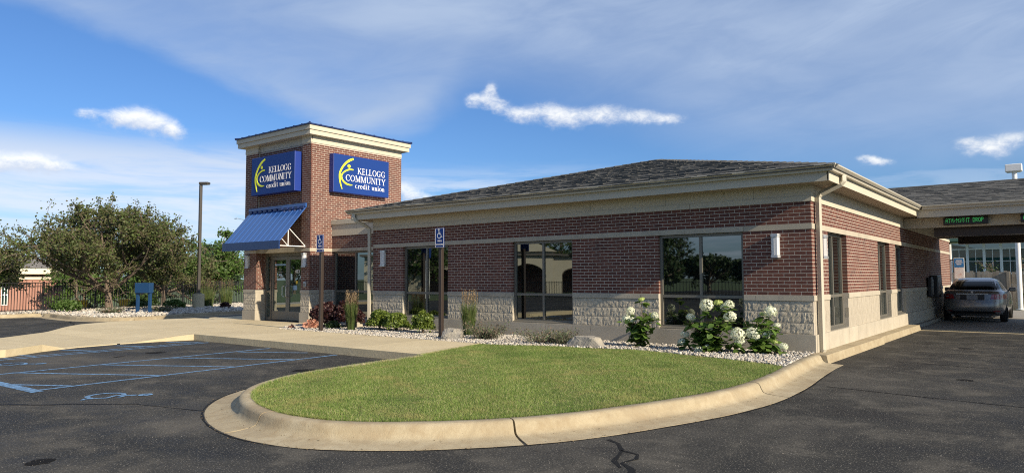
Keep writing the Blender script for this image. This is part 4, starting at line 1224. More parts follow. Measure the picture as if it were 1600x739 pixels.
# ================================================================== SIGNS ON THE TOWER
class Glyphs:
    """upright roman letters drawn with thick and thin strokes"""
    TK, TN = .120, .052
    def __init__(s): s.b = MB(); s.k = 0
    def poly(s, pts):
        """flat raised shape from a strip of left/right point pairs"""
        s.k += 1; d = -.004 - .0002 * (s.k % 30); n = len(pts)
        s.b.add([(x, d, z) for x, z in pts] + [(x, 0, z) for x, z in pts], [tuple(range(n))] + [(i, n + i, n + (i + 1) % n, (i + 1) % n) for i in range(n)])
    def line(s, x0, z0, x1, z1, w):
        d = math.hypot(x1 - x0, z1 - z0); nx, nz = -(z1 - z0) / d * w / 2, (x1 - x0) / d * w / 2
        s.poly([(s.X(x0 - nx), s.Z(z0 - nz)), (s.X(x1 - nx), s.Z(z1 - nz)), (s.X(x1 + nx), s.Z(z1 + nz)), (s.X(x0 + nx), s.Z(z0 + nz))])
    def v(s, x, z0, z1, w): s.line(x, z0, x, z1, w)
    def serif(s, x, z, w=.34): s.line(x - w / 2, z, x + w / 2, z, .055)
    def stem(s, x, z0=0, z1=1, w=None, lo=True, hi=True):
        s.v(x, z0, z1, w or s.TK)
        if lo: s.serif(x, z0 + .027)
        if hi: s.serif(x, z1 - .027)
    def arc(s, cx, cz, rx, rz, a0, a1, n=18):
        for i in range(n):
            q = []
            for a in (a0 + (a1 - a0) * i / n, a0 + (a1 - a0) * (i + 1) / n):
                a = R(a); w = s.TN + (s.TK * 1.05 - s.TN) * abs(math.cos(a))
                q.append(((cx + (rx - w / 2) * math.cos(a), cz + (rz - s.TN / 2) * math.sin(a)), (cx + (rx + w / 2) * math.cos(a), cz + (rz + s.TN / 2) * math.sin(a))))
            s.poly([(s.X(x), s.Z(z)) for x, z in (q[0][0], q[0][1], q[1][1], q[1][0])])
    def glyph(s, c):
        TK, TN = s.TK, s.TN
        if c == 'K': s.stem(.16); s.line(.26, .42, .70, .96, TN); s.line(.38, .58, .80, .03, TK * .95); s.serif(.70, .973, .26); s.serif(.84, .027, .24); return .98
        if c == 'E': s.stem(.16); [s.line(.16, z, .16 + w, z, TN * .9) for z, w in ((.035, .50), (.52, .38), (.965, .46))]; s.v(.64, .03, .2, .05); s.v(.60, .8, .97, .05); s.v(.53, .43, .61, .045); return .78
        if c == 'L': s.stem(.16); s.line(.16, .035, .64, .035, TN * .9); s.v(.63, .03, .22, .055); return .74
        if c == 'O': s.arc(.48, .5, .40, .48, 0, 360, 24); return 1.0
        if c == 'C': s.arc(.50, .5, .42, .48, 48, 318, 20); s.v(.80, .70, .95, .05); return .92
        if c == 'G': s.arc(.50, .5, .42, .48, 48, 300, 20); s.v(.80, .70, .95, .05); s.v(.76, .06, .44, TK * .9); s.serif(.76, .44, .3); return 1.0
        if c == 'M': s.v(.14, 0, 1, TN); s.serif(.14, .027, .26); s.serif(.12, .973, .2); s.line(.18, .98, .55, .04, TK); s.line(.55, .04, .92, .98, TN); s.v(.95, 0, 1, TK); s.serif(.95, .027, .32); s.serif(.98, .973, .2); return 1.16
        if c == 'U': s.stem(.17, .30, 1, lo=False); s.stem(.80, .28, 1, TN, lo=False); s.arc(.485, .32, .315, .29, 180, 360, 12); return .98
        if c == 'N': s.v(.15, 0, 1, TN); s.serif(.15, .027, .26); s.serif(.12, .973, .22); s.line(.17, .98, .82, .03, TK); s.v(.84, 0, 1, TN); s.serif(.84, .973, .26); return 1.0
        if c == 'I': s.stem(.18); return .38
        if c == 'T': s.stem(.42, hi=False); s.line(.06, .965, .78, .965, TN); s.v(.08, .78, .97, .05); s.v(.76, .78, .97, .05); return .84
        if c == 'Y': s.stem(.42, 0, .46, hi=False); s.line(.42, .42, .10, .98, TK); s.line(.42, .42, .74, .98, TN); s.serif(.12, .973, .26); s.serif(.74, .973, .24); return .84
        # lower case
        if c == 'c': s.arc(.34, .32, .27, .31, 50, 315, 14); return .62
        if c == 'e': s.arc(.34, .32, .27, .31, 0, 315, 16); s.line(.1, .35, .60, .35, TN * .8); return .68
        if c == 'o': s.arc(.34, .32, .28, .31, 0, 360, 18); return .70
        if c == 'r': s.stem(.18, 0, .62, hi=False); s.line(.2, .44, .42, .58, .1); s.v(.43, .48, .60, .12); return .54
        if c == 'd': s.arc(.32, .32, .26, .31, 40, 320, 14); s.v(.56, 0, 1, TK * .9); s.serif(.62, .027, .22); s.serif(.50, .973, .2); return .78
        if c == 'i': s.stem(.2, 0, .62, hi=False); s.line(.12, .60, .2, .60, .05); s.v(.2, .78, .93, .15); return .42
        if c == 't': s.v(.22, .06, .86, TK * .85); s.line(.06, .60, .42, .60, .06); s.line(.22, .04, .42, .06, .07); return .48
        if c == 'u': s.v(.18, .14, .62, TK * .9); s.arc(.36, .16, .18, .13, 180, 330, 8); s.v(.54, 0, .62, TK * .9); s.serif(.12, .6, .18); s.serif(.6, .027, .18); return .74
        if c == 'n': s.stem(.18, 0, .62, hi=False); s.arc(.36, .46, .18, .13, 20, 160, 8); s.v(.54, 0, .48, TK * .9); s.serif(.54, .027, .26); s.serif(.12, .6, .16); return .74
        return .42
    def text(s, txt, x0, x1, z0, cap):
        probe = Glyphs(); probe.X = lambda x: x; probe.Z = lambda z: z
        gap = .06; tot = sum(probe.glyph(c) + gap for c in txt) - gap
        kx = (x1 - x0) / tot; pen = 0.0
        for c in txt:
            s.X = lambda x, p=pen: x0 + (p + x) * kx
            s.Z = lambda z: z0 + z * cap
            pen += s.glyph(c) + gap


def bank_sign(loc, rz, W, H, D, label):
    """local frame: x right, z up, face towards -y, back on the wall at y=0"""
    s = empty('wall_sign', loc, rz, label, 'sign', 'bank name signs on the tower')
    MB().bbox(0, W, -D, 0, 0, H, .012).build('sign_box', 'sign_edge', s)
    MB().box(.012, W - .012, -D - .006, -D + .01, .012, H - .012).build('sign_face', 'sign_blue', s)
    f = lambda u, v: (u * W, (1 - v) * H)
    g = Glyphs()
    g.text('KELLOGG', .415 * W, .925 * W, (1 - .462) * H, .165 * H)
    g.text('COMMUNITY', .205 * W, .928 * W, (1 - .675) * H, .165 * H)
    g.text('credit union', .37 * W, .915 * W, (1 - .845) * H, .135 * H)
    g.b.build('lettering', 'sign_white', s, loc=(0, -D - .005, 0))
    e = MB()
    def swoosh(P, wd, dy):
        c = catmull([(*f(*p), 0) for p in P], 6); wc = np.interp(np.linspace(0, 1, len(c)), np.linspace(0, 1, len(wd)), wd)
        L, Rr = [], []
        for i, p in enumerate(c):
            d = (c[min(i + 1, len(c) - 1)] - c[max(i - 1, 0)]).normalized(); n = Vector((-d.y, d.x, 0)) * wc[i] * H / 2
            L.append(p + n); Rr.append(p - n)
        vs = [(p.x, -.012 - dy, p.y) for p in L] + [(p.x, -.012 - dy, p.y) for p in Rr] + [(p.x, 0, p.y) for p in L] + [(p.x, 0, p.y) for p in Rr]
        k = len(L)
        fs = []
        for i in range(k - 1): fs += [(i, i + 1, k + i + 1, k + i), (i, 2 * k + i, 2 * k + i + 1, i + 1), (k + i, k + i + 1, 3 * k + i + 1, 3 * k + i)]
        e.add(vs, fs)
    swoosh([(.335, .075), (.25, .15), (.165, .29), (.108, .47), (.10, .62), (.115, .77), (.143, .91)], [.05, .06, .05, .05, .05, .04, .02], 0)
    swoosh([(.335, .365), (.26, .375), (.185, .44), (.135, .54), (.145, .66), (.20, .745), (.265, .775), (.32, .775)], [.03, .04, .034, .036, .048, .046, .036, .014], .001)
    cx, cz = f(.258, .285)
    e.add([(cx + .052 * W / 2.4 * 1.25 * math.cos(t), -.014, cz + .046 * H / 1.24 * 1.2 * math.sin(t)) for t in [2 * PI * i / 20 for i in range(20)]], [tuple(range(20))])
    e.build('emblem', 'sign_yellow', s, loc=(0, -D - .005, 0))
    return s


bank_sign((-17.98, .03, 4.335), 0, 2.45, 1.27, .26, 'shaded blue bank name sign above the entrance awning')
bank_sign((-14.997, .70, 4.325), PI / 2, 2.36, 1.25, .22, 'sunlit blue bank name sign on the side of the tower')

# ================================================================== AWNING
AW = empty('awning', (-16.78, .0, 2.45), 0, 'blue ribbed metal awning over the glass entrance doors', 'awning')
ax0, ax1, ay, zt, zb = -1.60, 1.58, -.97, 1.36, .24
sl = Vector((0, ay, zb - zt))
sh = MB()
prof = []
nr = 11; pw = (ax1 - ax0) / nr
for k in range(nr):
    x = ax0 + k * pw
    prof += [(x, 0), (x + pw * .80, 0), (x + pw * .84, .014), (x + pw * .96, .014)]
prof.append((ax1, 0))
nrm = Vector((0, zt - zb, ay)).normalized() * -1
nrm = Vector((0, -(zt - zb), -ay)).normalized()
vs = []
for x, h in prof: vs += [Vector((x, -.01, zt)) + nrm * h, Vector((x, ay, zb)) + nrm * h]
n2 = len(vs)
vs += [v - nrm * .012 if i % 1 == 0 else v for i, v in enumerate(vs)]
fs = []
for i in range(len(prof) - 1):
    fs += [(2 * i, 2 * i + 1, 2 * i + 3, 2 * i + 2), (n2 + 2 * i, n2 + 2 * i + 2, n2 + 2 * i + 3, n2 + 2 * i + 1)]
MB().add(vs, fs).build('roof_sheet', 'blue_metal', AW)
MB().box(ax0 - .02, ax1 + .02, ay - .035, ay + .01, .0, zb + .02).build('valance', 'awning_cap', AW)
MB().box(ax0 - .02, ax1 + .02, -.06, -.004, zt - .01, zt + .12).build('top_flashing', 'blue_metal', AW)
for k in range(nr):
    x = ax0 + k * pw
    if k % 1 == 0: MB().box(x + pw * .25, x + pw * .85, -.11, -.061, zt - .05, zt + .03).build('rib_closure', 'navy_metal', AW)
for x in (ax0 + .02, 0, ax1 - .03):
    MB().tube([(x, -.02, .10), (x, ay + .03, .10)], .016, 6).build('bracket_bar', 'white_paint', AW)
    MB().tube([(x, -.02, .12), (x, ay * .62, zt - (zt - zb) * .62 - .03)], .014, 6).build('bracket_bar', 'white_paint', AW)
    MB().tube([(x, ay * .66, .10), (x, ay * .66, zt - (zt - zb) * .66 - .03)], .014, 6).build('bracket_bar', 'white_paint', AW)
    MB().tube([(x, ay * .66, .10), (x, ay * .9, zt - (zt - zb) * .9 - .03)], .012, 6).build('bracket_bar', 'white_paint', AW)

# ================================================================== WALL LAMPS
def wall_lamp(loc, rz, label):
    s = empty('wall_lamp', loc, rz, label, 'lamp', 'wall lamps on the bank')
    MB().bbox(-.075, .075, -.022, .0, .0, .44, .006).build('back_plate', 'aluminium', s)
    for z in (.0, .395):
        b = MB()
        for dz in (0, .026):
            pr = [(-.088, -.004), (-.088, -.07), (-.06, -.115), (.06, -.115), (.088, -.07), (.088, -.004)]
            b.slab(pr, z + dz, z + dz + .018)
            b.slab([(x * .9, y * .92 - .001) for x, y in pr], z + dz + .0181, z + dz + .0259)
        b.build('cap', 'aluminium', s)
    pr = [(-.072, -.023), (-.072, -.066), (-.05, -.10), (.05, -.10), (.072, -.066), (.072, -.023)]
    MB().slab(pr, .053, .394).build('diffuser', 'diffuser', s)
    for x in (-.012,):
        MB().box(x - .006, x + .006, -.106, -.1005, .053, .394).build('bar', 'aluminium', s)
    return s


wall_lamp((-.64, -.001, 1.88), 0, 'white box wall lamp beside the large window nearest the building corner')
wall_lamp((-11.55, -.001, 1.87), 0, 'white box wall lamp between the downspout and the farther front window')
wall_lamp((-15.24, -.001, 1.90), 0, 'white box wall lamp just to the right of the entrance doors')
wall_lamp((-18.45, -.001, 1.90), 0, 'white box wall lamp on the far pier left of the entrance doors')
wall_lamp((.001, .62, 1.86), PI / 2, 'sunlit wall lamp on the drive-through side beside the corner downspout')
ib = empty('intercom', (-15.21, 0, 1.28), 0, 'small grey keypad box on the brick pier right of the doors', 'intercom')
MB().bbox(-.06, .06, -.05, -.001, 0, .16, .008).build('housing', 'aluminium', ib)
MB().box(-.04, .04, -.053, -.0495, .02, .12).build('face_plate', 'bronze', ib)
sp = empty('water_tap', (-3.55, -.036, .44), 0, 'small metal water tap on the base of the front wall', 'tap')
MB().tube([(0, 0, 0), (0, -.09, 0), (0, -.11, -.03)], .018, 8).build('spout', 'steel', sp)
MB().lathe([(.0, 0), (.035, .0), (.035, .012), (.0, .014)], (0, -.07, .02), 10).build('handle', 'steel', sp)
MB().tube([(0, -.012, -.01), (0, -.012, -.30)], .012, 6).build('pipe', 'aluminium', sp)
ub = empty('utility_box', (-12.35, -.32, .125), 0, 'low pale utility box beside the left downspout', 'box')
MB().bbox(-.20, .05, -.1, .12, 0, .34, .01).build('housing', 'cast_stone', ub)
MB().box(.055, .12, -.06, .1, .0, .30).build('side_slot', 'dark_void', ub)
MB().box(.121, .15, -.09, .11, .0, .33).build('side_panel', 'cast_stone', ub)

# ================================================================== LED SIGNS UNDER THE CANOPY
DOT = {'A': '01110 10001 10001 11111 10001 10001 10001', 'T': '11111 00100 00100 00100 00100 00100 00100', 'M': '10001 11011 10101 10101 10001 10001 10001', '/': '00001 00001 00010 00100 01000 10000 10000',
       'N': '10001 11001 10101 10011 10001 10001 10001', 'I': '01110 00100 00100 00100 00100 00100 01110', 'G': '01110 10001 10000 10111 10001 10001 01110', 'H': '10001 10001 10001 11111 10001 10001 10001',
       'D': '11110 10001 10001 10001 10001 10001 11110', 'R': '11110 10001 10001 11110 10100 10010 10001', 'O': '01110 10001 10001 10001 10001 10001 01110', 'P': '11110 10001 10001 11110 10000 10000 10000', 'C': '01110 10001 10000 10000 10000 10001 01110',
       ' ': '00000 00000 00000 00000 00000 00000 00000'}


def led_sign(loc, txt, label, W=1.04, start=.06):
    s = empty('led_sign', loc, 0, label, 'sign', 'lane signs on the canopy beam')
    MB().bbox(0, W, -.14, 0, 0, .21, .008).build('housing', 'black_metal', s)
    b = MB(); rr = random.Random(4); px = .0106; pz = .0165
    for i, c in enumerate(txt):
        for r, row in enumerate(DOT[c].split()):
            for k, v in enumerate(row):
                if v == '1' and not (i < 9 and rr.random() < (.42 if i in (1, 2) else .2)):
                    x = start + (i * 6 + k) * px; z = .16 - r * pz
                    if x < W - .02: b.box(x, x + px * .85, -.1425, -.1395, z, z + pz * .8)
    b.build('lit_dots', 'led_green', s)
    return s


led_sign((1.01, 9.499, 2.945), 'ATM/NIGHT DROP', 'black LED lane sign with green dots reading ATM/NIGHT DROP')
led_sign((2.76, 9.499, 2.945), 'C', 'second black LED lane sign cut off by the picture edge', W=.8)

# ================================================================== ACCESSIBLE PARKING SIGNS
def parking_sign(loc, label):
    s = empty('parking_sign', loc, 0, label, 'sign', 'accessible parking signs')
    MB().bbox(-.045, .045, -.045, .045, 0, 2.16, .006).build('post', 'brown_post', s)
    pan = MB().bbox(-.145, .145, -.062, -.047, 2.09, 2.55, .006).build('panel', 'sign_blue', s)
    bd = MB()
    for a in ((-.138, -.131, 2.097, 2.543), (.131, .138, 2.097, 2.543), (-.131, .131, 2.097, 2.103), (-.131, .131, 2.537, 2.543)): bd.box(a[0], a[1], -.0645, -.0615, a[2], a[3])
    bd.build('border', 'sign_white', pan)
    wc = wheelchair_mark(0, 0, .22, 0)
    MB().add([(x, -.063 - z * .2, y) for x, y, z in wc.v], [tuple(reversed(f_)) for f_ in wc.f]).build('symbol', 'sign_white', pan, loc=(.0, 0, 2.415))
    for t, z, sz in (('VAN', 2.225, .062), ('ACCESSIBLE', 2.15, .048)):
        inst('lettering', font_mesh(t, sz, 'sign_white'), pan, (0, -.0645, z))
    MB().lathe([(0, 0), (.008, 0), (.008, .006), (0, .006)], (0, 0, 0), 8).build('bolt', 'steel', pan, loc=(0, -.062, 2.525)).rotation_euler = (PI / 2, 0, 0)
    return s


parking_sign((-7.88, -1.50, .15), 'blue accessible parking sign on brown post by the first front window, nearer of two')
parking_sign((-12.0, -1.80, .15), 'blue accessible parking sign on brown post near the entrance doors, farther of two')

# ================================================================== PLANTS
LEAF_V = np.array([(0, 0, 0), (.5, .32, .06), (0, 1, 0), (-.5, .32, .06)]); LEAF_F = np.array([(0, 1, 2), (0, 2, 3)])


def ball_shrub(name, loc, rx, ry, h, n, size, m, label, cat='shrub', group=None, seed=1, gap=.35):
    rng = np.random.default_rng(seed)
    s = empty(name, loc, 0, label, cat, group)
    st = MB()
    for k in range(7):
        a = rng.uniform(0, 2 * PI); r = rng.uniform(.2, .75)
        st.tube([(0, 0, -.03), (rx * r * .4 * math.cos(a), ry * r * .4 * math.sin(a), h * .35), (rx * r * math.cos(a), ry * r * math.sin(a), h * rng.uniform(.6, .85))], [.014, .01, .004], 5)
    st.build('stems', 'bark', s)
    d = rng.normal(size=(n, 3)); d /= np.linalg.norm(d, axis=1)[:, None]
    d[:, 2] = np.abs(d[:, 2]) * 1.1 - .35
    lump = 1 + .14 * np.sin(d[:, 0] * 6 + seed) * np.cos(d[:, 1] * 5 + seed * 2) + .1 * np.sin(d[:, 2] * 9 + seed)
    r = (rng.uniform(gap, 1, n) ** .45) * lump
    P = np.stack([d[:, 0] * rx * r, d[:, 1] * ry * r, h * .42 + d[:, 2] * h * .62 * r], 1)
    P[:, 2] = np.maximum(P[:, 2], .02)
    V, F = scatter(LEAF_V, LEAF_F, P, rand_rot(n, rng), rng.uniform(.7, 1.3, n) * size)
    np_obj('leaves', V, F, m, s)
    return s


ball_shrub('boxwood', (-11.02, -.62, .13), .31, .30, .62, 3600, .045, 'leaf_box', 'round bright green boxwood next to the left downspout', 'shrub', 'clipped green shrubs', 3)
ball_shrub('boxwood', (-10.36, -.62, .13), .35, .32, .57, 3800, .045, 'leaf_box', 'middle bright green boxwood of three, its side touching the left one', 'shrub', 'clipped green shrubs', 4)
ball_shrub('boxwood', (-9.20, -.78, .13), .29, .28, .66, 3600, .045, 'leaf_box', 'single round boxwood in front of the first front window', 'shrub', 'clipped green shrubs', 5)
ball_shrub('red_maple_shrub', (-13.25, -.70, .12), .52, .45, .82, 2600, .075, 'leaf_maroon', 'dark maroon shrub right of the entrance pier, behind the sign post', 'shrub', 'maroon shrubs', 6)
ball_shrub('red_maple_shrub', (-12.50, -.48, .12), .48, .42, .88, 2600, .075, 'leaf_maroon', 'dark maroon shrub beside the tall reed grass under the wing window', 'shrub', 'maroon shrubs', 8)
ball_shrub('coral_plant', (-13.0, -1.35, .13), .20, .18, .26, 240, .085, 'leaf_coral', 'low coral pink plant among the stones near the doors', 'plant', 'coral plants', 9)
ball_shrub('coral_plant', (-13.55, -1.62, .13), .10, .09, .10, 60, .06, 'leaf_coral', 'tiny reddish plant at the stone bed corner nearest the doors', 'plant', 'coral plants', 10)
ball_shrub('ground_juniper', (-12.45, -1.05, .13), .22, .2, .26, 700, .045, 'leaf_dark', 'small dark green plant at the foot of the maroon shrubs', 'plant', None, 12)


def blade_mesh(rng, n, r0, spread, h0, h1, w):
    """arching blades from one crown"""
    a = rng.uniform(0, 2 * PI, n); rr = r0 * np.sqrt(rng.uniform(0, 1, n)); h = rng.uniform(h0, h1, n)
    out = spread * rng.uniform(.1, 1, n) * (h / h1)
    bx, by = rr * np.cos(a), rr * np.sin(a)
    t = np.array([0, .4, .75, 1.0]); bend = t ** 2.2
    px = bx[:, None] + out[:, None] * bend * np.cos(a)[:, None] + rr[:, None] * .3 * t * np.cos(a)[:, None]; py = by[:, None] + out[:, None] * bend * np.sin(a)[:, None]
    pz = h[:, None] * (t - .12 * bend)
    ta = rng.uniform(0, 2 * PI, n); ww = w * np.array([1, .9, .6, .12])
    dx, dy = np.cos(ta)[:, None] * ww, np.sin(ta)[:, None] * ww
    L = np.stack([px - dx, py - dy, pz], 2); Rr = np.stack([px + dx, py + dy, pz], 2)
    V = np.concatenate([L, Rr], 1).reshape(-1, 3)
    f0 = np.array([(i, i + 4, i + 5, i + 1) for i in range(3)])
    F = (f0[None] + (np.arange(n) * 8)[:, None, None]).reshape(-1, 4)
    tips = np.stack([px[:, -1], py[:, -1], pz[:, -1]], 1)
    return V, F, tips


def reed_grass(loc, h, r0, spread, label, seed, n=800, plume_n=60, pl=.22, group='tall reed grasses'):
    rng = np.random.default_rng(seed)
    s = empty('reed_grass', loc, 0, label, 'grass', group)
    V, F, _ = blade_mesh(rng, n, r0, spread, h * .35, h * .78, .005)
    np_obj('blades', V, F, 'reed', s)
    V, F, tips = blade_mesh(rng, plume_n, r0, spread * .75, h * .74, h * .94, .0035)
    np_obj('stalks', V, F, 'reed', s)
    P, dr = [], []
    for tpt in tips:
        k = 12
        t = np.linspace(-.5, .9, k)
        P.append(tpt + np.stack([rng.normal(0, .006, k), rng.normal(0, .006, k), t * pl * .7], 1))
    P = np.concatenate(P)
    V, F = scatter(np.array([(0, 0, 0), (.25, 0, .5), (0, 0, 1), (-.25, 0, .5)]), LEAF_F, P, rand_rot(len(P), rng) * .35 + np.eye(3) * .65, rng.uniform(.03, .06, len(P)))
    np_obj('plumes', V, F, 'plume', s)
    return s


reed_grass((-11.55, -1.15, .13), 1.16, .10, .16, 'tall feathery reed grass between the second sign post and the downspout', 21)
reed_grass((-7.80, -.62, .13), 1.20, .12, .15, 'tall feathery reed grass behind the pale boulder by the front windows', 22)


def mound(loc, r, h, label, seed, n=900, m='leaf_sage', name='catmint', group='sage green mounded plants', spikes=True, leaf=.035):
    rng = np.random.default_rng(seed)
    s = empty(name, loc, 0, label, 'plant', group)
    V, F, tips = blade_mesh(rng, 230, r * .55, r * .75, h * .35, h, .0028)
    np_obj('stems', V, F, m, s)
    k = n; idx = rng.integers(0, len(tips), k); t = rng.uniform(.1, 1.0, k)
    P = tips[idx] * np.stack([t, t, t], 1) + rng.normal(0, .03, (k, 3)); P[:, 2] = np.abs(P[:, 2]) * .85 + .01
    V, F = scatter(LEAF_V, LEAF_F, P, rand_rot(k, rng), rng.uniform(.6, 1.3, k) * leaf)
    np_obj('leaves', V, F, m, s)
    return s


mound((-6.75, -1.20, .13), .60, .52, 'grey-green spiky plant just right of the pale boulder', 31, 1500)
mound((-5.15, -1.15, .13), .75, .44, 'brownish spiky plant in front of the middle window', 32, 1300)
mound((-4.62, -1.20, .13), .35, .36, 'small wispy plant beside the flat dark boulder', 33, 400)


def boulder(loc, sx, sy, sz, rz, label, seed, m='boulder'):
    rr = random.Random(seed); bm = bmesh.new()
    for k in range(26):
        v = Vector((rr.uniform(-1, 1), rr.uniform(-1, 1), rr.uniform(-.6, 1)))
        v = v / max(abs(v.x), abs(v.y), abs(v.z)) * rr.uniform(.85, 1)
        bm.verts.new((v.x * sx * (1 - .18 * max(v.z, 0)), v.y * sy * (1 - .15 * max(v.z, 0)), max(v.z, -.3) * sz))
    r = bmesh.ops.convex_hull(bm, input=bm.verts)
    bmesh.ops.delete(bm, geom=[g_ for g_ in r['geom_interior'] if isinstance(g_, bmesh.types.BMVert)], context='VERTS')
    bmesh.ops.bevel(bm, geom=bm.edges[:], offset=.018, segments=1, affect='EDGES')
    bmesh.ops.subdivide_edges(bm, edges=bm.edges[:], cuts=1)
    for v in bm.verts: v.co += Vector((rr.uniform(-1, 1), rr.uniform(-1, 1), rr.uniform(-1, 1))) * .008
    me = bpy.data.meshes.new('boulder'); bm.to_mesh(me); bm.free(); me.materials.append(MATS[m])
    o = bpy.data.objects.new('boulder', me); o.location = loc; o.rotation_euler = (0, 0, rz)
    COL.objects.link(o)
    return tag(o, label, 'boulder', 'landscape boulders')


boulder((-7.42, -1.62, .16), .27, .2, .24, .6, 'pale angular boulder at the foot of the reed grass', 2)
boulder((-4.05, -1.30, .16), .42, .18, .20, .1, 'long flat dark boulder at the lawn edge below the middle wall', 5)

# hydrangeas: every leaf and flower head on its own
def hyd_leaf():
    L = [(0, 0, 0)]; ws = [.0, .28, .40, .36, .2, 0]; ts = [0, .15, .4, .62, .84, 1.0]
    vs = []
    for w_, t_ in zip(ws, ts):
        vs += [(-w_, t_, .10 * w_ - .16 * t_ * t_), (0, t_, -.16 * t_ * t_), (w_, t_, .10 * w_ - .16 * t_ * t_)]
    fs = []
    for i in range(5):
        a = 3 * i; fs += [(a, a + 1, a + 4, a + 3), (a + 1, a + 2, a + 5, a + 4)]
    me = bpy.data.meshes.new('leaf'); me.from_pydata(vs, [], fs); me.update(); me.materials.append(MATS['leaf_hydrangea']); me.shade_smooth()
    return me


HLEAF = hyd_leaf()


def flower_mesh(seed, m, flat=.8):
    rng = np.random.default_rng(seed); n = 230
    d = rng.normal(size=(n, 3)); d /= np.linalg.norm(d, axis=1)[:, None]
    d = d[d[:, 2] > -.65]; n = len(d)
    P = d * np.array([1, 1, flat]) * rng.uniform(.80, 1.0, n)[:, None]
    z = d; x = np.cross(z, rng.normal(size=(n, 3))); x /= np.linalg.norm(x, axis=1)[:, None]; y = np.cross(z, x)
    rot = np.stack([x, y, z], 2)
    pv = []; pf = []
    for k in range(4):
        c, s_ = math.cos(PI / 2 * k), math.sin(PI / 2 * k); o = len(pv)
        for px, py, pz in ((0, 0, 0), (.55, .42, .10), (.95, 0, .02), (.55, -.42, .10)): pv.append((px * c - py * s_, px * s_ + py * c, pz))
        pf += [(o, o + 3, o + 2, o + 1)]
    V, F = scatter(np.array(pv), np.array(pf), P, rot, rng.uniform(.14, .20, n))
    me = np_mesh('flower_head', V, F)
    me.materials.append(MATS[m])
    return me


FL = [flower_mesh(1, 'petal'), flower_mesh(2, 'petal', .7), flower_mesh(3, 'petal', .95)]
FLL = [flower_mesh(5, 'petal_lime', .6)]


def hydrangea(loc, heads, width, h, nleaf, label, seed):
    rr = random.Random(seed)
    s = empty('hydrangea', loc, 0, label, 'shrub', 'white hydrangeas by the front wall')
    st = MB(); stems = []
    tips = [(x, y, z - .04) for x, y, z, r, l in heads] + [(rr.uniform(-.9, .9) * width * .85, rr.uniform(-.8, .6) * width * .7, h * rr.uniform(.35, .82)) for _ in range(18)]
    for x, y, z in tips:
        p0 = Vector((x * .15, y * .15, -.05)); p3 = Vector((x, y, z)); p1 = p0.lerp(p3, .35) + Vector((-x * .12, -y * .12, .08)); p2 = p0.lerp(p3, .7) + Vector((0, 0, .05))
        c = catmull([p0, p1, p2, p3], 4); stems.append(c); st.tube(c, [.011 - .007 * i / (len(c) - 1) for i in range(len(c))], 5)
    st.build('stems', 'bark', s)
    for x, y, z, r, l in heads:
        o = inst('flower_head', rr.choice(FLL if l else FL), s, (x, y, z), (rr.uniform(-.35, .35) - .15, rr.uniform(-.3, .3), rr.uniform(0, 6)), (r * rr.uniform(1.02, 1.22), r * rr.uniform(1.02, 1.22), r * rr.uniform(1.0, 1.15)))
    for x, y, z, r, l in heads:
        for k in range(7):
            az = rr.uniform(0, 2 * PI); sz = rr.uniform(.11, .17)
            inst('leaf', HLEAF, s, (x * .97 + rr.uniform(-.03, .03), y * .97 + rr.uniform(-.03, .03), z - r * rr.uniform(.8, 1.9)), (rr.uniform(-.55, .25), rr.uniform(-.4, .4), az), (sz, sz, sz))
    for k in range(nleaf):
        c = rr.choice(stems); t = rr.uniform(.12, .95) if k % 3 else rr.uniform(.1, .6)
        p = c[min(int(t * (len(c) - 1)), len(c) - 1)] + Vector((rr.uniform(-.12, .12), rr.uniform(-.14, .06), rr.uniform(-.08, .06)))
        az = rr.uniform(0, 2 * PI); sz = rr.uniform(.11, .18)
        inst('leaf', HLEAF, s, p, (rr.uniform(-.75, .35), rr.uniform(-.5, .5), az), (sz, sz, sz))
    return s


# heads: x, y, z from the plant's foot, radius, unopened?
hydrangea((-3.08, -.78, .13), [(-.20, -.05, .72, .085, 0), (-.26, -.10, .56, .095, 0), (-.14, -.12, .55, .075, 0), (.02, 0, .96, .06, 1), (.30, .02, .64, .075, 0), (.20, .05, .66, .05, 1), (-.2, .02, .2, .04, 0)], .28, 1.0, 200, 'tall narrow hydrangea with few white heads left of the large window', 41)
hydrangea((-1.62, -.86, .13), [(-.03, -.04, .87, .125, 0), (.16, .04, .92, .085, 1), (.28, .05, .85, .085, 0), (.38, 0, .88, .095, 0), (.42, -.08, .67, .115, 0), (-.36, -.02, .64, .085, 0), (-.45, -.08, .32, .08, 0), (-.50, -.12, .17, .085, 0), (-.12, -.22, .05, .08, 0), (.02, -.18, .13, .05, 0), (-.22, .0, .42, .07, 0), (.08, -.16, .46, .05, 0), (.56, -.10, .36, .125, 0), (.58, -.06, .24, .09, 0)], .42, .95, 400, 'largest hydrangea with many white heads in front of the window', 42)
hydrangea((-.78, -.62, .13), [(.20, .0, .76, .115, 0), (.06, .02, .72, .06, 1), (-.05, -.16, .37, .155, 0), (.12, -.10, .37, .10, 0), (.30, .02, .52, .065, 0), (.20, -.02, .42, .065, 0), (.28, -.05, .24, .055, 1), (.42, -.02, .16, .085, 0)], .34, .82, 280, 'hydrangea nearest the building corner with one very large white head', 43)

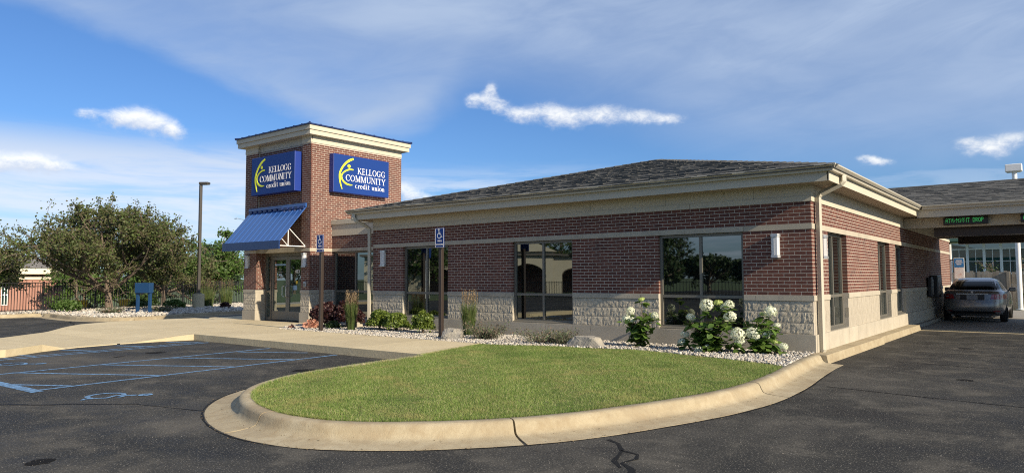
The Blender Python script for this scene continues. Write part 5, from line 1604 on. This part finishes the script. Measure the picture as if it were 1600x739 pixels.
# ================================================================== CAR
CAR = empty('parked_car', (1.17, 14.4, .002), 0, 'grey sedan stopped under the drive-through canopy, seen from behind', 'car')
LOW = [(.20, .74, .22, 4.55), (.28, .85, .07, 4.74), (.40, .90, .01, 4.84), (.55, .915, .0, 4.86), (.70, .918, .03, 4.80), (.82, .91, .05, 4.62), (.92, .90, .06, 4.30), (.99, .875, .075, 3.95), (1.035, .83, .11, 3.75), (1.055, .74, .20, 3.6)]
TOP = [(1.03, .80, .42, 3.62), (1.10, .765, .52, 3.42), (1.20, .715, .72, 3.12), (1.30, .665, .95, 2.86), (1.38, .615, 1.20, 2.62), (1.435, .55, 1.48, 2.42), (1.462, .44, 1.75, 2.2), (1.47, .25, 1.95, 2.05)]


def sl_at(T, z):
    zs = [t[0] for t in T]
    return [float(np.interp(z, zs, [t[i] for t in T])) for i in (1, 2, 3)]


def outline(T, z, a, off=0.0, p=5.0):
    hw_, r_, f_ = sl_at(T, z); c, s_ = math.cos(a), math.sin(a)
    x = (hw_ + off) * math.copysign(abs(c) ** (2 / p), c); y = (r_ + f_) / 2 + ((f_ - r_) / 2 + off) * math.copysign(abs(s_) ** (2 / p), s_)
    return (x, y, z)


def angs(n):
    """sample the outline evenly enough round the corners"""
    out = []
    for k in range(n):
        t = 2 * PI * k / n; out.append(math.atan2(math.copysign(abs(math.sin(t)) ** 1.6, math.sin(t)), math.copysign(abs(math.cos(t)) ** 1.6, math.cos(t))))
    return out


def stack(T, zs, n=64, p=5.0):
    A = angs(n); vs = [outline(T, z, a, 0, p) for z in zs for a in A]; fs = []
    for i in range(len(zs) - 1):
        for k in range(n): k2 = (k + 1) % n; fs.append((i * n + k, i * n + k2, (i + 1) * n + k2, (i + 1) * n + k))
    return MB().add(vs, fs + [tuple(range((len(zs) - 1) * n, len(zs) * n)), tuple(reversed(range(n)))])


body = stack(LOW, [t[0] for t in LOW], p=5.5)
bo = body.build('body', 'car_paint', CAR, smooth=True); bo.data.set_sharp_from_angle(angle=R(40))
cab = stack(TOP, [t[0] for t in TOP], p=6).build('cabin', 'car_paint', CAR, smooth=True); cab.data.set_sharp_from_angle(angle=R(40))


def patch(T, fx, za, zb, name, m, parent, off=.006, rear=True, nx=14, nz=6, p=5.5):
    """skin patch on the rear of the car between x limits given per height"""
    vs, fs = [], []
    for j in range(nz + 1):
        z = za + (zb - za) * j / nz; x0, x1 = fx(z)
        hw_, r_, f_ = sl_at(T, z)
        for i in range(nx + 1):
            x = x0 + (x1 - x0) * i / nx; c = min(abs(x) / hw_, .9999) ** (p / 2); s_ = math.sqrt(1 - c * c)
            y = (r_ + f_) / 2 - ((f_ - r_) / 2) * s_ ** (2 / p)
            vs.append((x * (1 + off / hw_), y - off, z))
    for j in range(nz):
        for i in range(nx): a = j * (nx + 1) + i; fs.append((a, a + 1, a + nx + 2, a + nx + 1))
    k = len(vs)
    return MB().add(vs, fs).build(name, m, parent, smooth=True)


patch(TOP, lambda z: (-.66 + (z - 1.08) * .42, .66 - (z - 1.08) * .42), 1.085, 1.395, 'rear_window', 'car_glass', cab, p=6)
for s_ in (-1, 1):
    vs = [outline(TOP, z, a, .005, 6) for z, lo, hi in ((1.10, -.9, 1.0), (1.18, -.85, .95), (1.27, -.75, .85), (1.36, -.62, .7)) for a in [((0 if s_ > 0 else PI) + s_ * (lo + (hi - lo) * i / 10)) for i in range(11)]]
    MB().add(vs, [(j * 11 + i, j * 11 + i + 1, j * 11 + i + 12, j * 11 + i + 11) for j in range(3) for i in range(10)]).build('side_window', 'car_glass', cab)
    patch(LOW, lambda z: sorted((s_ * (.50 + (z - .78) * .25), s_ * .895)), .775, .93, 'tail_light', 'tail_red', bo, off=.008, nx=16)
    patch(LOW, lambda z: sorted((s_ * .66, s_ * .80)), .84, .87, 'reverse_light', 'plate_grey', bo, off=.012, nx=6, nz=3)
    patch(LOW, lambda z: sorted((s_ * .56, s_ * .74)), .36, .39, 'reflector', 'tail_red', bo, off=.01, nx=6, nz=2)
    mr = MB().bbox(s_ * .98 - .11, s_ * .98 + .11, 2.78, 2.90, .98, 1.13, .04).build('mirror', 'car_paint', CAR)
    MB().box(min(s_ * .80, s_ * .9), max(s_ * .80, s_ * .9), 2.81, 2.86, 1.0, 1.04).build('mirror_arm', 'black_metal', mr)
    MB().tube([(s_ * .58, .30, .22), (s_ * .58, .06, .225)], .035, 12).build('exhaust', 'bronze', bo)
    for wy in (.98, 3.78):
        wb = MB(); wb.lathe([(.20, -.1), (.30, -.105), (.325, -.08), (.325, .08), (.30, .105), (.20, .1)], (0, 0, 0), 28)
        wo = wb.build('wheel', 'rubber', CAR, smooth=True, loc=(s_ * .80, wy, .325)); wo.rotation_euler = (0, PI / 2, 0)
        MB().lathe([(.0, .09), (.05, .095), (.19, .07), (.205, .10)], (0, 0, 0), 20).build('rim', 'aluminium', wo).rotation_euler = (0, 0 if s_ > 0 else PI, 0)
patch(LOW, lambda z: (-.44, .44), .925, .955, 'chrome_strip', 'white_paint', bo, off=.016, nz=2)  # chrome strip coloured flat white to stand in for its bright reflection
patch(LOW, lambda z: (-.34, .34), .74, .915, 'plate_recess', 'black_metal', bo, off=.005)
pl = MB().box(-.155, .155, .012, .022, .755, .905).build('number_plate', 'plate_grey', bo)
patch(LOW, lambda z: (-.62, .62), .285, .37, 'bumper_insert', 'black_metal', bo, off=.008)
MB().lathe([(.02, -.004), (.034, -.004), (.034, .004), (.02, .004)], (0, 0, 0), 20).build('badge', 'aluminium', bo, loc=(0, .055, 1.0)).rotation_euler = (PI / 2, 0, 0)
for x in (-.38, .38):
    MB().bbox(x - .15, x + .15, 1.55, 1.68, 1.06, 1.30, .05).build('headrest', 'black_metal', cab)

# ================================================================== DRIVE-UP EQUIPMENT AND POSTER
dt = empty('drive_up_unit', (.036, 13.75, .80), 0, 'dark drive-up customer unit with two panels on the shaded side wall', 'teller unit')
for y0, y1, z0, z1, d in ((-.35, .05, .05, .70, .12), (.25, 1.05, .02, .76, .22)):
    pn = MB().bbox(0, d, y0, y1, z0, z1, .02).build('cabinet', 'black_metal', dt)
    MB().box(d + .001, d + .012, y0 + .06, y1 - .06, z0 + .08, z1 - .08).build('front_panel', 'bronze', pn)
ps = empty('poster_sign', (.32, 19.70, 1.42), 0, 'blue and white poster sign on a wall bracket beyond the car', 'poster')
MB().bbox(-.18, .18, -.02, .02, 0, .84, .006).build('panel', 'white_paint', ps)
MB().box(-.165, .165, -.024, -.0205, .47, .825).build('blue_print', 'poster_blue', ps)
MB().box(-.15, .15, -.024, -.0205, .02, .45).build('picture_print', 'poster_pink', ps)
for k, wd in enumerate((.20, .24, .16)): MB().box(-wd / 2, wd / 2, -.0265, -.0242, .72 - .075 * k, .755 - .075 * k).build('print_line', 'sign_white', ps)
MB().tube([(-.30, 0, .76), (-.18, 0, .76)], .02, 6).build('bracket', 'black_metal', ps)
MB().tube([(.03 - .32, 0.04, -1.25), (.03 - .32, .04, 1.4)], .045, 6).build('pipe', 'white_paint', ps)

# ================================================================== RIGHT BACKGROUND
WF = empty('wooden_fence', (5, 26.6, 0), 0, 'weathered grey wooden plank fence behind the drive-through', 'fence')
x = -13.0; rr = random.Random(9)
PLK = []
for k in range(4):
    hh = 1.73 + .02 * k; PLK.append(MB().add([(-.07, 0, 0), (.07, 0, 0), (.07, .02, 0), (-.07, .02, 0), (-.07, 0, hh - .03), (.07, 0, hh - .03), (.07, .02, hh - .03), (-.07, .02, hh - .03), (-.045, 0, hh), (.045, 0, hh), (.045, .02, hh), (-.045, .02, hh)],
        [(0, 1, 5, 4), (2, 3, 7, 6), (1, 2, 6, 5), (3, 0, 4, 7), (4, 5, 9, 8), (6, 7, 11, 10), (5, 6, 10, 9), (7, 4, 8, 11), (8, 9, 10, 11)]))
PLKM = []
for b in PLK:
    me = bpy.data.meshes.new('plank'); me.from_pydata(b.v, [], b.f); me.update(); me.materials.append(MATS['wood_grey']); PLKM.append(me)
while x < 6:
    inst('plank', rr.choice(PLKM), WF, (x, rr.uniform(-.006, .006), 0), (0, rr.uniform(-.008, .008), 0)); x += .148
for k in range(9): MB().box(-13.1 + k * 2.4, -12.98 + k * 2.4, -.11, -.012, 0, 1.76).build('post', 'wood_grey', WF)
for z in (.35, 1.45): MB().box(-13.1, 6.1, .03, .07, z, z + .09).build('rail', 'wood_grey', WF)
wp = empty('white_pole', (2.0, 26.1, 0), 0, 'thick white steel pole standing before the wooden fence', 'pole')
MB().lathe([(.17, 0), (.17, .03), (.10, .035), (.10, 6.3)], n=16).build('shaft', 'white_paint', wp, smooth=False)
MB().bbox(-.34, .30, -.22, .22, 6.32, 6.66, .03).build('lamp_box', 'white_paint', wp)
MB().box(-.28, .24, -.16, .16, 6.295, 6.318).build('lens', 'diffuser', wp)

GB = empty('green_roof_building', (0, 46, 0), 0, 'long low building with green roof and tall white window bays behind the wooden fence', 'building')
MB().box(-4.2, 22, 0.1, 14, 0, 4.25).build('wall', 'house_brick', GB)
MB().add([(-6.2, -1.2, 4.2), (24, -1.2, 4.2), (24, 6, 5.75), (-6.2, 6, 5.75), (-6.2, 14.5, 4.2), (24, 14.5, 4.2), (-6.2, -1.2, 4.0), (24, -1.2, 4.0), (24, 14.5, 4.0), (-6.2, 14.5, 4.0)], [(0, 1, 2, 3), (3, 2, 5, 4), (0, 6, 7, 1), (4, 5, 8, 9), (0, 3, 4, 9, 6), (1, 7, 8, 5, 2), (6, 9, 8, 7)]).build('roof', 'green_roof', GB)
x = -2.75
while x < 14:
    w_ = .93; b = MB()
    for a in ((x, x + .10, .9, 3.95), (x + w_ - .001, x + w_ + .06, .9, 3.95)): b.box(a[0], a[1], -.12, .09, a[2], a[3])
    for z0, z1 in ((3.88, 3.98), (3.42, 3.50), (1.68, 1.80), (.9, 1.0)): b.box(x + .10, x + w_ - .002, -.10, .09, z0, z1)
    b.box(x + .49, x + .525, -.06, .09, 1.8, 3.42)
    b.box(x + .10, x + .488, -.05, .09, 2.58, 2.61); b.box(x + .527, x + w_ - .002, -.05, .09, 2.58, 2.61)
    wn = b.build('window', 'white_paint', GB)
    for xa, xb, z0, z1 in ((x + .10, x + w_, 3.50, 3.88), (x + .10, x + .49, 1.8, 2.58), (x + .525, x + w_, 1.8, 2.58), (x + .10, x + .49, 2.61, 3.42), (x + .525, x + w_, 2.61, 3.42), (x + .10, x + w_, 1.0, 1.68)):
        MB().box(xa, xb, -.02, .02, z0, z1).build('pane', 'far_glass', wn)
    x += w_ + .062

# ================================================================== TREES
def tree(loc, h, rad, trunk_h, trunk_r, limbs, leaf_n, leaf_s, m, label, seed, cat='tree', group=None, name='tree', wide=1.0, low=.25, jit=.16, levels=3, shag=0.0, zmin=.3):
    rr = random.Random(seed); rng = np.random.default_rng(seed)
    s = empty(name, loc, 0, label, cat, group)
    tk = MB(); twigs = []
    top = Vector((rr.uniform(-.1, .1), rr.uniform(-.1, .1), trunk_h))
    tk.tube([(0, 0, -.1), (.02, .0, trunk_h * .12), (top.x * .5, top.y * .5, trunk_h * .55), top], [trunk_r * 1.35, trunk_r * 1.05, trunk_r * .9, trunk_r * .8], 9)
    cz = trunk_h + (h - trunk_h) * .45
    def inside(p):
        q = Vector((p.x / rad, p.y / rad, (p.z - cz) / ((h - trunk_h) * .56)))
        return q.length
    def grow(p, d, L, r, lev):
        pts = [p]; q = p
        for k in range(4):
            d = (d + Vector((rr.gauss(0, .16), rr.gauss(0, .16), rr.gauss(0, .10) + (.05 if lev < 2 else -.01)))).normalized()
            q = q + d * L / 4
            if inside(q) > 1.0 + rr.uniform(0, .22 + shag): break
            pts.append(q)
        if len(pts) < 2: return
        tk.tube(pts, [max(r * (1 - .6 * i / (len(pts) - 1)), .006) for i in range(len(pts))], 6 if lev < 2 else 4, cap=False)
        if lev >= levels - 1: twigs.append(pts)
        if lev < levels:
            for k in range(rr.randint(4, 6)):
                t = rr.uniform(.3, 1.0) * (len(pts) - 1); i = min(int(t), len(pts) - 2)
                c = pts[i].lerp(pts[i + 1], t - i)
                nd = (d + Vector((rr.gauss(0, .75), rr.gauss(0, .75), rr.gauss(.05, .5)))).normalized()
                grow(c, nd, L * rr.uniform(.45, .72), r * .5, lev + 1)
    for k in range(limbs):
        a = 2 * PI * k / limbs + rr.uniform(-.3, .3); el = rr.uniform(low, 1.2)
        grow(top + Vector((0, 0, -rr.uniform(0, .25) * trunk_h)), Vector((math.cos(a) * math.cos(el) * wide, math.sin(a) * math.cos(el) * wide, math.sin(el))).normalized(), rad * rr.uniform(.75, 1.05), trunk_r * .5, 0)
    grow(top, Vector((rr.gauss(0, .1), rr.gauss(0, .1), 1)).normalized(), (h - trunk_h) * .75, trunk_r * .55, 0)
    tk.build('trunk', 'bark', s)
    A = np.array([[*tw[0]] for tw in twigs]); B = np.array([[*tw[-1]] for tw in twigs])
    idx = rng.integers(0, len(A), leaf_n); t = rng.uniform(0.1, 1.08, leaf_n)[:, None]
    P = A[idx] * (1 - t) + B[idx] * t + rng.normal(0, jit, (leaf_n, 3)) * rng.uniform(.2, 1, leaf_n)[:, None]
    P = P[P[:, 2] > zmin + rng.normal(0, .12, len(P))]; leaf_n = len(P)
    V, F = scatter(LEAF_V, LEAF_F, P, rand_rot(leaf_n, rng), rng.uniform(.6, 1.35, leaf_n) * leaf_s)
    np_obj('crown', V, F, m, s)
    return s


tree((-32.2, 1.15, .13), 4.55, 3.6, .9, .17, 12, 40000, .09, 'leaf_bronze', 'broad bronze-leaved crab apple behind the blue panel, largest tree by the fence', 101, group='trees by the black fence', name='crab_apple_tree', wide=1.35, shag=.30, low=.08, zmin=1.15)
tree((-34.0, 4.6, .1), 3.7, 2.2, .9, .12, 9, 14000, .09, 'leaf_bronze', 'smaller bronze-leaved crab apple between the blue panel and the lamp post', 102, group='trees by the black fence', name='crab_apple_tree', wide=1.2, shag=.35, zmin=1.15)
tree((-36.8, -3.4, .0), 4.2, 2.6, .9, .14, 9, 16000, .09, 'leaf_bronze', 'bronze-leaved crab apple at the far left picture edge', 103, group='trees by the black fence', name='crab_apple_tree', wide=1.2, shag=.35, zmin=1.15)
tree((-36.0, -3.0, -.1), 2.9, 1.5, .7, .10, 6, 6500, .095, 'leaf_green', 'fresh green small tree at the far left edge behind the fence', 104, group='green trees behind the fence')
tree((-40.5, 10.6, -.6), 5.3, 2.6, 1.2, .16, 7, 11000, .15, 'leaf_green', 'bright green tree between the lamp post and the entrance tower', 105, group='green trees behind the fence')
tree((-45, 8.2, -1.2), 3.9, 2.6, .8, .16, 6, 7500, .14, 'leaf_green', 'low green tree behind the lamp post', 106, group='green trees behind the fence')
tree((-47, 5.6, -1.2), 3.6, 2.2, 1.0, .16, 6, 6000, .15, 'leaf_green', 'green tree seen under the large crab apple crown', 107, group='green trees behind the fence')
tree((-48.5, 14.5, -1.3), 5.2, 3.6, 1.0, .18, 6, 7000, .17, 'leaf_dark', 'dark green tree beyond the bright green one near the awning', 108, group='green trees behind the fence')
tree((-5.5, 62, 0), 7.4, 4.0, 2.0, .2, 6, 5000, .22, 'leaf_dark', 'dark tree top showing above the green roof', 109, group='trees behind the green-roofed building')
tree((.35, 29.2, 0), 2.55, .62, .6, .05, 6, 1200, .10, 'leaf_dark', 'small tree peeking over the wooden fence before the windows', 110, group='trees behind the green-roofed building')
ball_shrub('fence_weed', (2.35, 26.35, 0), .22, .12, 1.05, 420, .10, 'leaf_green', 'green weed climbing the wooden fence right of the car', 'plant', None, 17)

# ================================================================== LEFT BACKGROUND
# black metal fence
pA, pB = Vector((-31.2, -8.5)), Vector((-35.4, 15.5))
dF = (pB - pA); LF = dF.length; rzF = math.atan2(dF.y, dF.x)
MF = empty('metal_fence', (pA.x, pA.y, .1), rzF, 'long black metal picket fence behind the far stone bed', 'fence')
HF = 1.32
mP = MB().bbox(-.038, .038, -.038, .038, 0, HF + .06, .008); mK = MB().box(-.011, .011, -.011, .011, .06, HF - .02)
def to_me(b, nm, m):
    me = bpy.data.meshes.new(nm); me.from_pydata(b.v, [], b.f); me.update(); me.materials.append(MATS[m]); return me
mP, mK = to_me(mP, 'post', 'black_metal'), to_me(mK, 'picket', 'black_metal')
k = 0; u = 0.0
while u <= LF:
    if k % 20 == 0: inst('post', mP, MF, (u, 0, 0))
    else: inst('picket', mK, MF, (u, 0, 0))
    u += .118; k += 1
for z in (.12, HF - .18, HF - .02): MB().box(0, LF, -.015, .015, z, z + .032).build('rail', 'black_metal', MF)

# lamp post
lp = empty('lamp_post', (-29.75, 4.25, .1), 0, 'tall dark square lamp post on a round concrete base', 'lamp post')
MB().lathe([(.27, 0), (.27, .70), (.25, .73), (.0, .735)], n=24).build('base', 'concrete', lp)
MB().bbox(-.062, .062, -.062, .062, .735, 6.1, .01).build('pole', 'dark_bronze', lp)
MB().bbox(-.11, .11, -.11, .11, .736, .79, .01).build('base_cover', 'bronze', lp)
hd = MB().bbox(-.05, .42, -.14, .14, 6.10, 6.22, .03).build('lamp_head', 'dark_bronze', lp)
hd.rotation_euler = (0, 0, .6)
MB().box(.05, .38, -.1, .1, 6.085, 6.099).build('lens', 'diffuser', hd)

# blue panel on two legs
bp_ = empty('blue_panel', (-26.65, .25, .13), .55, 'dark blue blank panel box on two legs in the far bed', 'sign')
MB().bbox(-.33, .33, -.14, .14, .85, 1.27, .01).build('panel_box', 'sheet_blue', bp_)
for x in (-.27, .27): MB().bbox(x - .05, x + .05, -.06, .06, 0, .849, .008).build('leg', 'sheet_blue', bp_)

reed_grass((-31.0, 5.35, .13), 1.55, .30, .35, 'feathery grass clump just right of the lamp post base', 51, 500, 90, .4, 'feathery grasses by the black fence')
reed_grass((-31.9, 6.95, .13), 1.5, .26, .3, 'feathery grass clump nearest the entrance tower, by the fence', 52, 450, 80, .4, 'feathery grasses by the black fence')
ball_shrub('purple_plant', (-28.6, 5.0, .13), .24, .24, .36, 300, .08, 'leaf_maroon', 'small dark purple plant below the feathery grass near the tower', 'plant', None, 61)
ball_shrub('green_shrub', (-30.6, -1.2, .13), .75, .55, .60, 900, .10, 'leaf_green', 'low fresh green shrub against the fence left of the crab apple', 'shrub', 'low shrubs in the far bed', 62)
ball_shrub('green_shrub', (-29.8, 3.1, .13), .55, .45, .52, 700, .09, 'leaf_green', 'low fresh green shrub left of the lamp post base', 'shrub', 'low shrubs in the far bed', 63)
ball_shrub('green_shrub', (-30.8, 1.9, .13), .5, .4, .75, 600, .10, 'leaf_dark', 'dark green shrub right of the crab apple trunk', 'shrub', 'low shrubs in the far bed', 64)
ball_shrub('green_shrub', (-32.0, 2.9, .13), .5, .4, .8, 600, .10, 'leaf_dark', 'dark green shrub seen between the legs of the blue panel', 'shrub', 'low shrubs in the far bed', 65)
mound((-27.3, -.75, .13), .62, .36, 'grey-green low plant left of the blue panel', 66, 900, name='sage_plant', group='grey plants in the far bed', leaf=.06)
mound((-26.6, 1.0, .13), .55, .42, 'grey-green low plant right of the blue panel', 67, 800, name='sage_plant', group='grey plants in the far bed', leaf=.06)

# brick house beyond the fence
HS = empty('brick_house', (-52.0, .2, -1.3), R(72.5), 'pink brick house with cream eaves seen under the trees', 'house')
MB().box(-6, 5.6, 0, 8, 0, 3.25).build('wall', 'pink_brick', HS)
MB().box(-6.4, 6.4, -.45, 8.4, 3.25, 3.65).build('eave_board', 'cream_wall', HS)
MB().box(-6.1, 6.1, -.06, -.001, 2.9, 3.1).build('brick_band', 'cream_wall', HS)
MB().add([(-6.5, -.5, 3.652), (6.5, -.5, 3.652), (6.5, 8.5, 3.652), (-6.5, 8.5, 3.652), (-2.5, 4, 4.9), (2.5, 4, 4.9)], [(0, 1, 5, 4), (1, 2, 5), (2, 3, 4, 5), (3, 0, 4)]).build('roof', 'grey_roof', HS)
for x, z0, z1, w_ in ((1.2, 1.9, 2.6, .8), (-1.0, 1.0, 2.1, .8), (-4.2, 1.0, 2.1, .9), (2.4, 1.2, 2.6, .35)):
    wn = MB().box(x - w_ / 2, x + w_ / 2, -.05, -.001, z0, z1).build('window', 'white_paint', HS)
    for sx in (-1, 1):
        for sz in (0, 1):
            MB().box(x + sx * w_ * .23 - w_ * .17, x + sx * w_ * .23 + w_ * .17, -.056, -.0495, z0 + .06 + sz * (z1 - z0 - .06) / 2, z0 + (z1 - z0) * (sz + 1) / 2 - .03).build('pane', 'far_glass', wn)
dr = MB().box(-2.9, -2.0, -.06, -.001, 0, 2.05).build('door', 'white_paint', HS)
MB().lathe([(.0, -.03), (.04, -.03), (.04, .03), (.0, .03)], (0, 0, 0), 10).build('door_knob', 'steel', dr, loc=(-2.1, -.09, 1.0))
bn = empty('wheelie_bin', (-37.2, -2.6, -.1), .4, 'dark blue waste bin behind the fence at the far left', 'bin')
MB().add([(-.24, -.28, 0), (.24, -.28, 0), (.24, .28, 0), (-.24, .28, 0), (-.3, -.36, .95), (.3, -.36, .95), (.3, .36, .95), (-.3, .36, .95)], [(0, 3, 2, 1), (4, 5, 6, 7), (0, 1, 5, 4), (1, 2, 6, 5), (2, 3, 7, 6), (3, 0, 4, 7)]).build('body', 'bin_blue', bn)
MB().bbox(-.32, .32, -.39, .40, .951, 1.03, .02).build('lid', 'bin_blue', bn)
for (x_, y_, rz_, lb) in ((-40.2, 2.75, .6, 'yellow garden cart behind the fence left of the crab apple trunk'), (-39.6, 5.2, .2, 'yellow garden cart behind the fence right of the crab apple trunk')):
    yc = empty('garden_cart', (x_, y_, -.30), rz_, lb, 'cart', 'yellow carts behind the fence'); yc.scale = (.75, .75, .75)
    MB().add([(-.5, -.3, .35), (.5, -.3, .35), (.5, .3, .35), (-.5, .3, .35), (-.6, -.4, .95), (.6, -.4, .95), (.6, .4, .95), (-.6, .4, .95)], [(0, 3, 2, 1), (4, 5, 6, 7), (0, 1, 5, 4), (1, 2, 6, 5), (2, 3, 7, 6), (3, 0, 4, 7)]).build('tray', 'machine_yellow', yc)
    for sx in (-.42, .42):
        for sy in (-.32, .32):
            MB().lathe([(.0, -.04), (.17, -.04), (.17, .04), (.0, .04)], (0, 0, 0), 12).build('wheel', 'rubber', yc, loc=(sx, sy, .17)).rotation_euler = (PI / 2, 0, 0)
    MB().tube([(.55, 0, .5), (.95, 0, 1.05)], .02, 6).build('handle', 'black_metal', yc)
sl_ = empty('street_lamp', (-58.9, 24.6, -1.3), 0, 'thin distant street lamp just left of the awning', 'lamp post')
MB().tube([(0, 0, 0), (0, 0, 8.1), (-.2, -.12, 8.6), (-.9, -.55, 8.8)], [.05, .035, .03, .025], 6).build('pole', 'aluminium', sl_)
MB().bbox(-1.4, -.9, -.66, -.52, 8.77, 8.84, .02).build('lamp_head', 'aluminium', sl_)

# ================================================================== ACROSS THE LOT, MIRRORED IN THE FRONT WINDOWS
CB = empty('cream_building', (-39, -46, 0), R(-38), 'cream building with arched porch mirrored in the middle window', 'building')
pw_ = MB()
def arch_wall(b, x0, x1, h, cx, w_, spring, y):
    n_ = 12; pts = [(cx - w_ / 2, 0)] + [(cx - w_ / 2 * math.cos(PI * i / n_), spring + w_ * .28 * math.sin(PI * i / n_)) for i in range(n_ + 1)] + [(cx + w_ / 2, 0)]
    b.add([(x0, y, 0), (x0, y, h), (pts[0][0], y, 0), (pts[0][0], y, h)], [(0, 2, 3, 1)])
    b.add([(x1, y, 0), (x1, y, h), (pts[-1][0], y, 0), (pts[-1][0], y, h)], [(0, 1, 3, 2)])
    for p, q in zip(pts[1:-2], pts[2:-1]): b.add([(p[0], y, p[1]), (q[0], y, q[1]), (q[0], y, h), (p[0], y, h)], [(0, 1, 2, 3)])
arch_wall(pw_, -4.2, 1.0, 4.3, -1.6, 3.4, 2.1, .0); arch_wall(pw_, 1.0, 6.2, 3.9, 3.4, 2.8, 1.8, -.2); arch_wall(pw_, 6.2, 12, 3.9, 9.0, 2.8, 1.8, -.2); arch_wall(pw_, -20, -4.2, 3.9, -11, 3.0, 1.8, -.2)
pw_.build('front_wall', 'cream_wall', CB)
MB().box(-20, 12, -3.2, -3.0, 0, 3.9).build('inner_wall', 'house_brick', CB)
MB().box(-20.4, 12.4, -12, .3, 3.9, 4.1).build('roof', 'grey_roof', CB)
MB().add([(-4.6, .35, 4.3), (1.4, .35, 4.3), (-1.6, .35, 5.6), (-4.6, -6, 4.3), (1.4, -6, 4.3), (-1.6, -6, 5.6)], [(0, 1, 2), (3, 5, 4), (0, 2, 5, 3), (1, 4, 5, 2)]).build('gable', 'cream_wall', CB)
for i, (x_, y_, h_, r_, m_, lb) in enumerate(((-28.5, -43, 9, 4.2, 'leaf_dark', 'tall dark tree mirrored in the window nearest the corner'), (-50, -38, 8, 4.0, 'leaf_green', 'broad tree mirrored in the window by the first sign post'), (-44.5, -52, 10, 4.6, 'leaf_green', 'green tree mirrored above the cream building'), (-16.2, -46, 3.3, 2.2, 'leaf_dark', 'low dark tree mirrored in the right pane of the corner window'), (-23.4, -39, 7.5, 2.6, 'leaf_dark', 'dense dark tree mirrored in the left pane of the corner window'), (-66, -34, 8, 4.5, 'leaf_green', 'tree mirrored in the entrance glass'), (-26, -58, 3.6, 3.6, 'leaf_dark', 'broad dark tree mirrored far back in the corner window'), (-33, -60, 7, 4.6, 'leaf_dark', 'broad dark tree mirrored beside the cream building'))):
    tree((x_, y_, 0), h_, r_, .9, .22, 9, 6500, .26, m_, lb, 200 + i, group='trees across the lot mirrored in the windows')
f2 = empty('metal_fence', (-62, -30, 0), 0, 'black picket fence across the lot mirrored low in the windows', 'fence')
mK2 = to_me(MB().box(-.014, .014, -.014, .014, .06, 1.3), 'picket', 'black_metal')
u = 0.0
while u < 56:
    inst('picket', mK2, f2, (u, 0, 0)); u += .22
for z in (.15, 1.2): MB().box(0, 56, -.02, .02, z, z + .04).build('rail', 'black_metal', f2)

pg = empty('pole_sign', (-35.5, -25.5, 0), R(-140), 'blue panel sign on two white legs mirrored in the first front window', 'sign')
for x in (-.75, .75): MB().tube([(x * 1.25, 0, 0), (x * .95, 0, 1.4), (x, 0, 3.1)], .11, 8).build('leg', 'white_paint', pg)
MB().bbox(-1.5, 1.5, -.18, .18, 3.1, 4.3, .02).build('panel', 'sign_blue', pg)
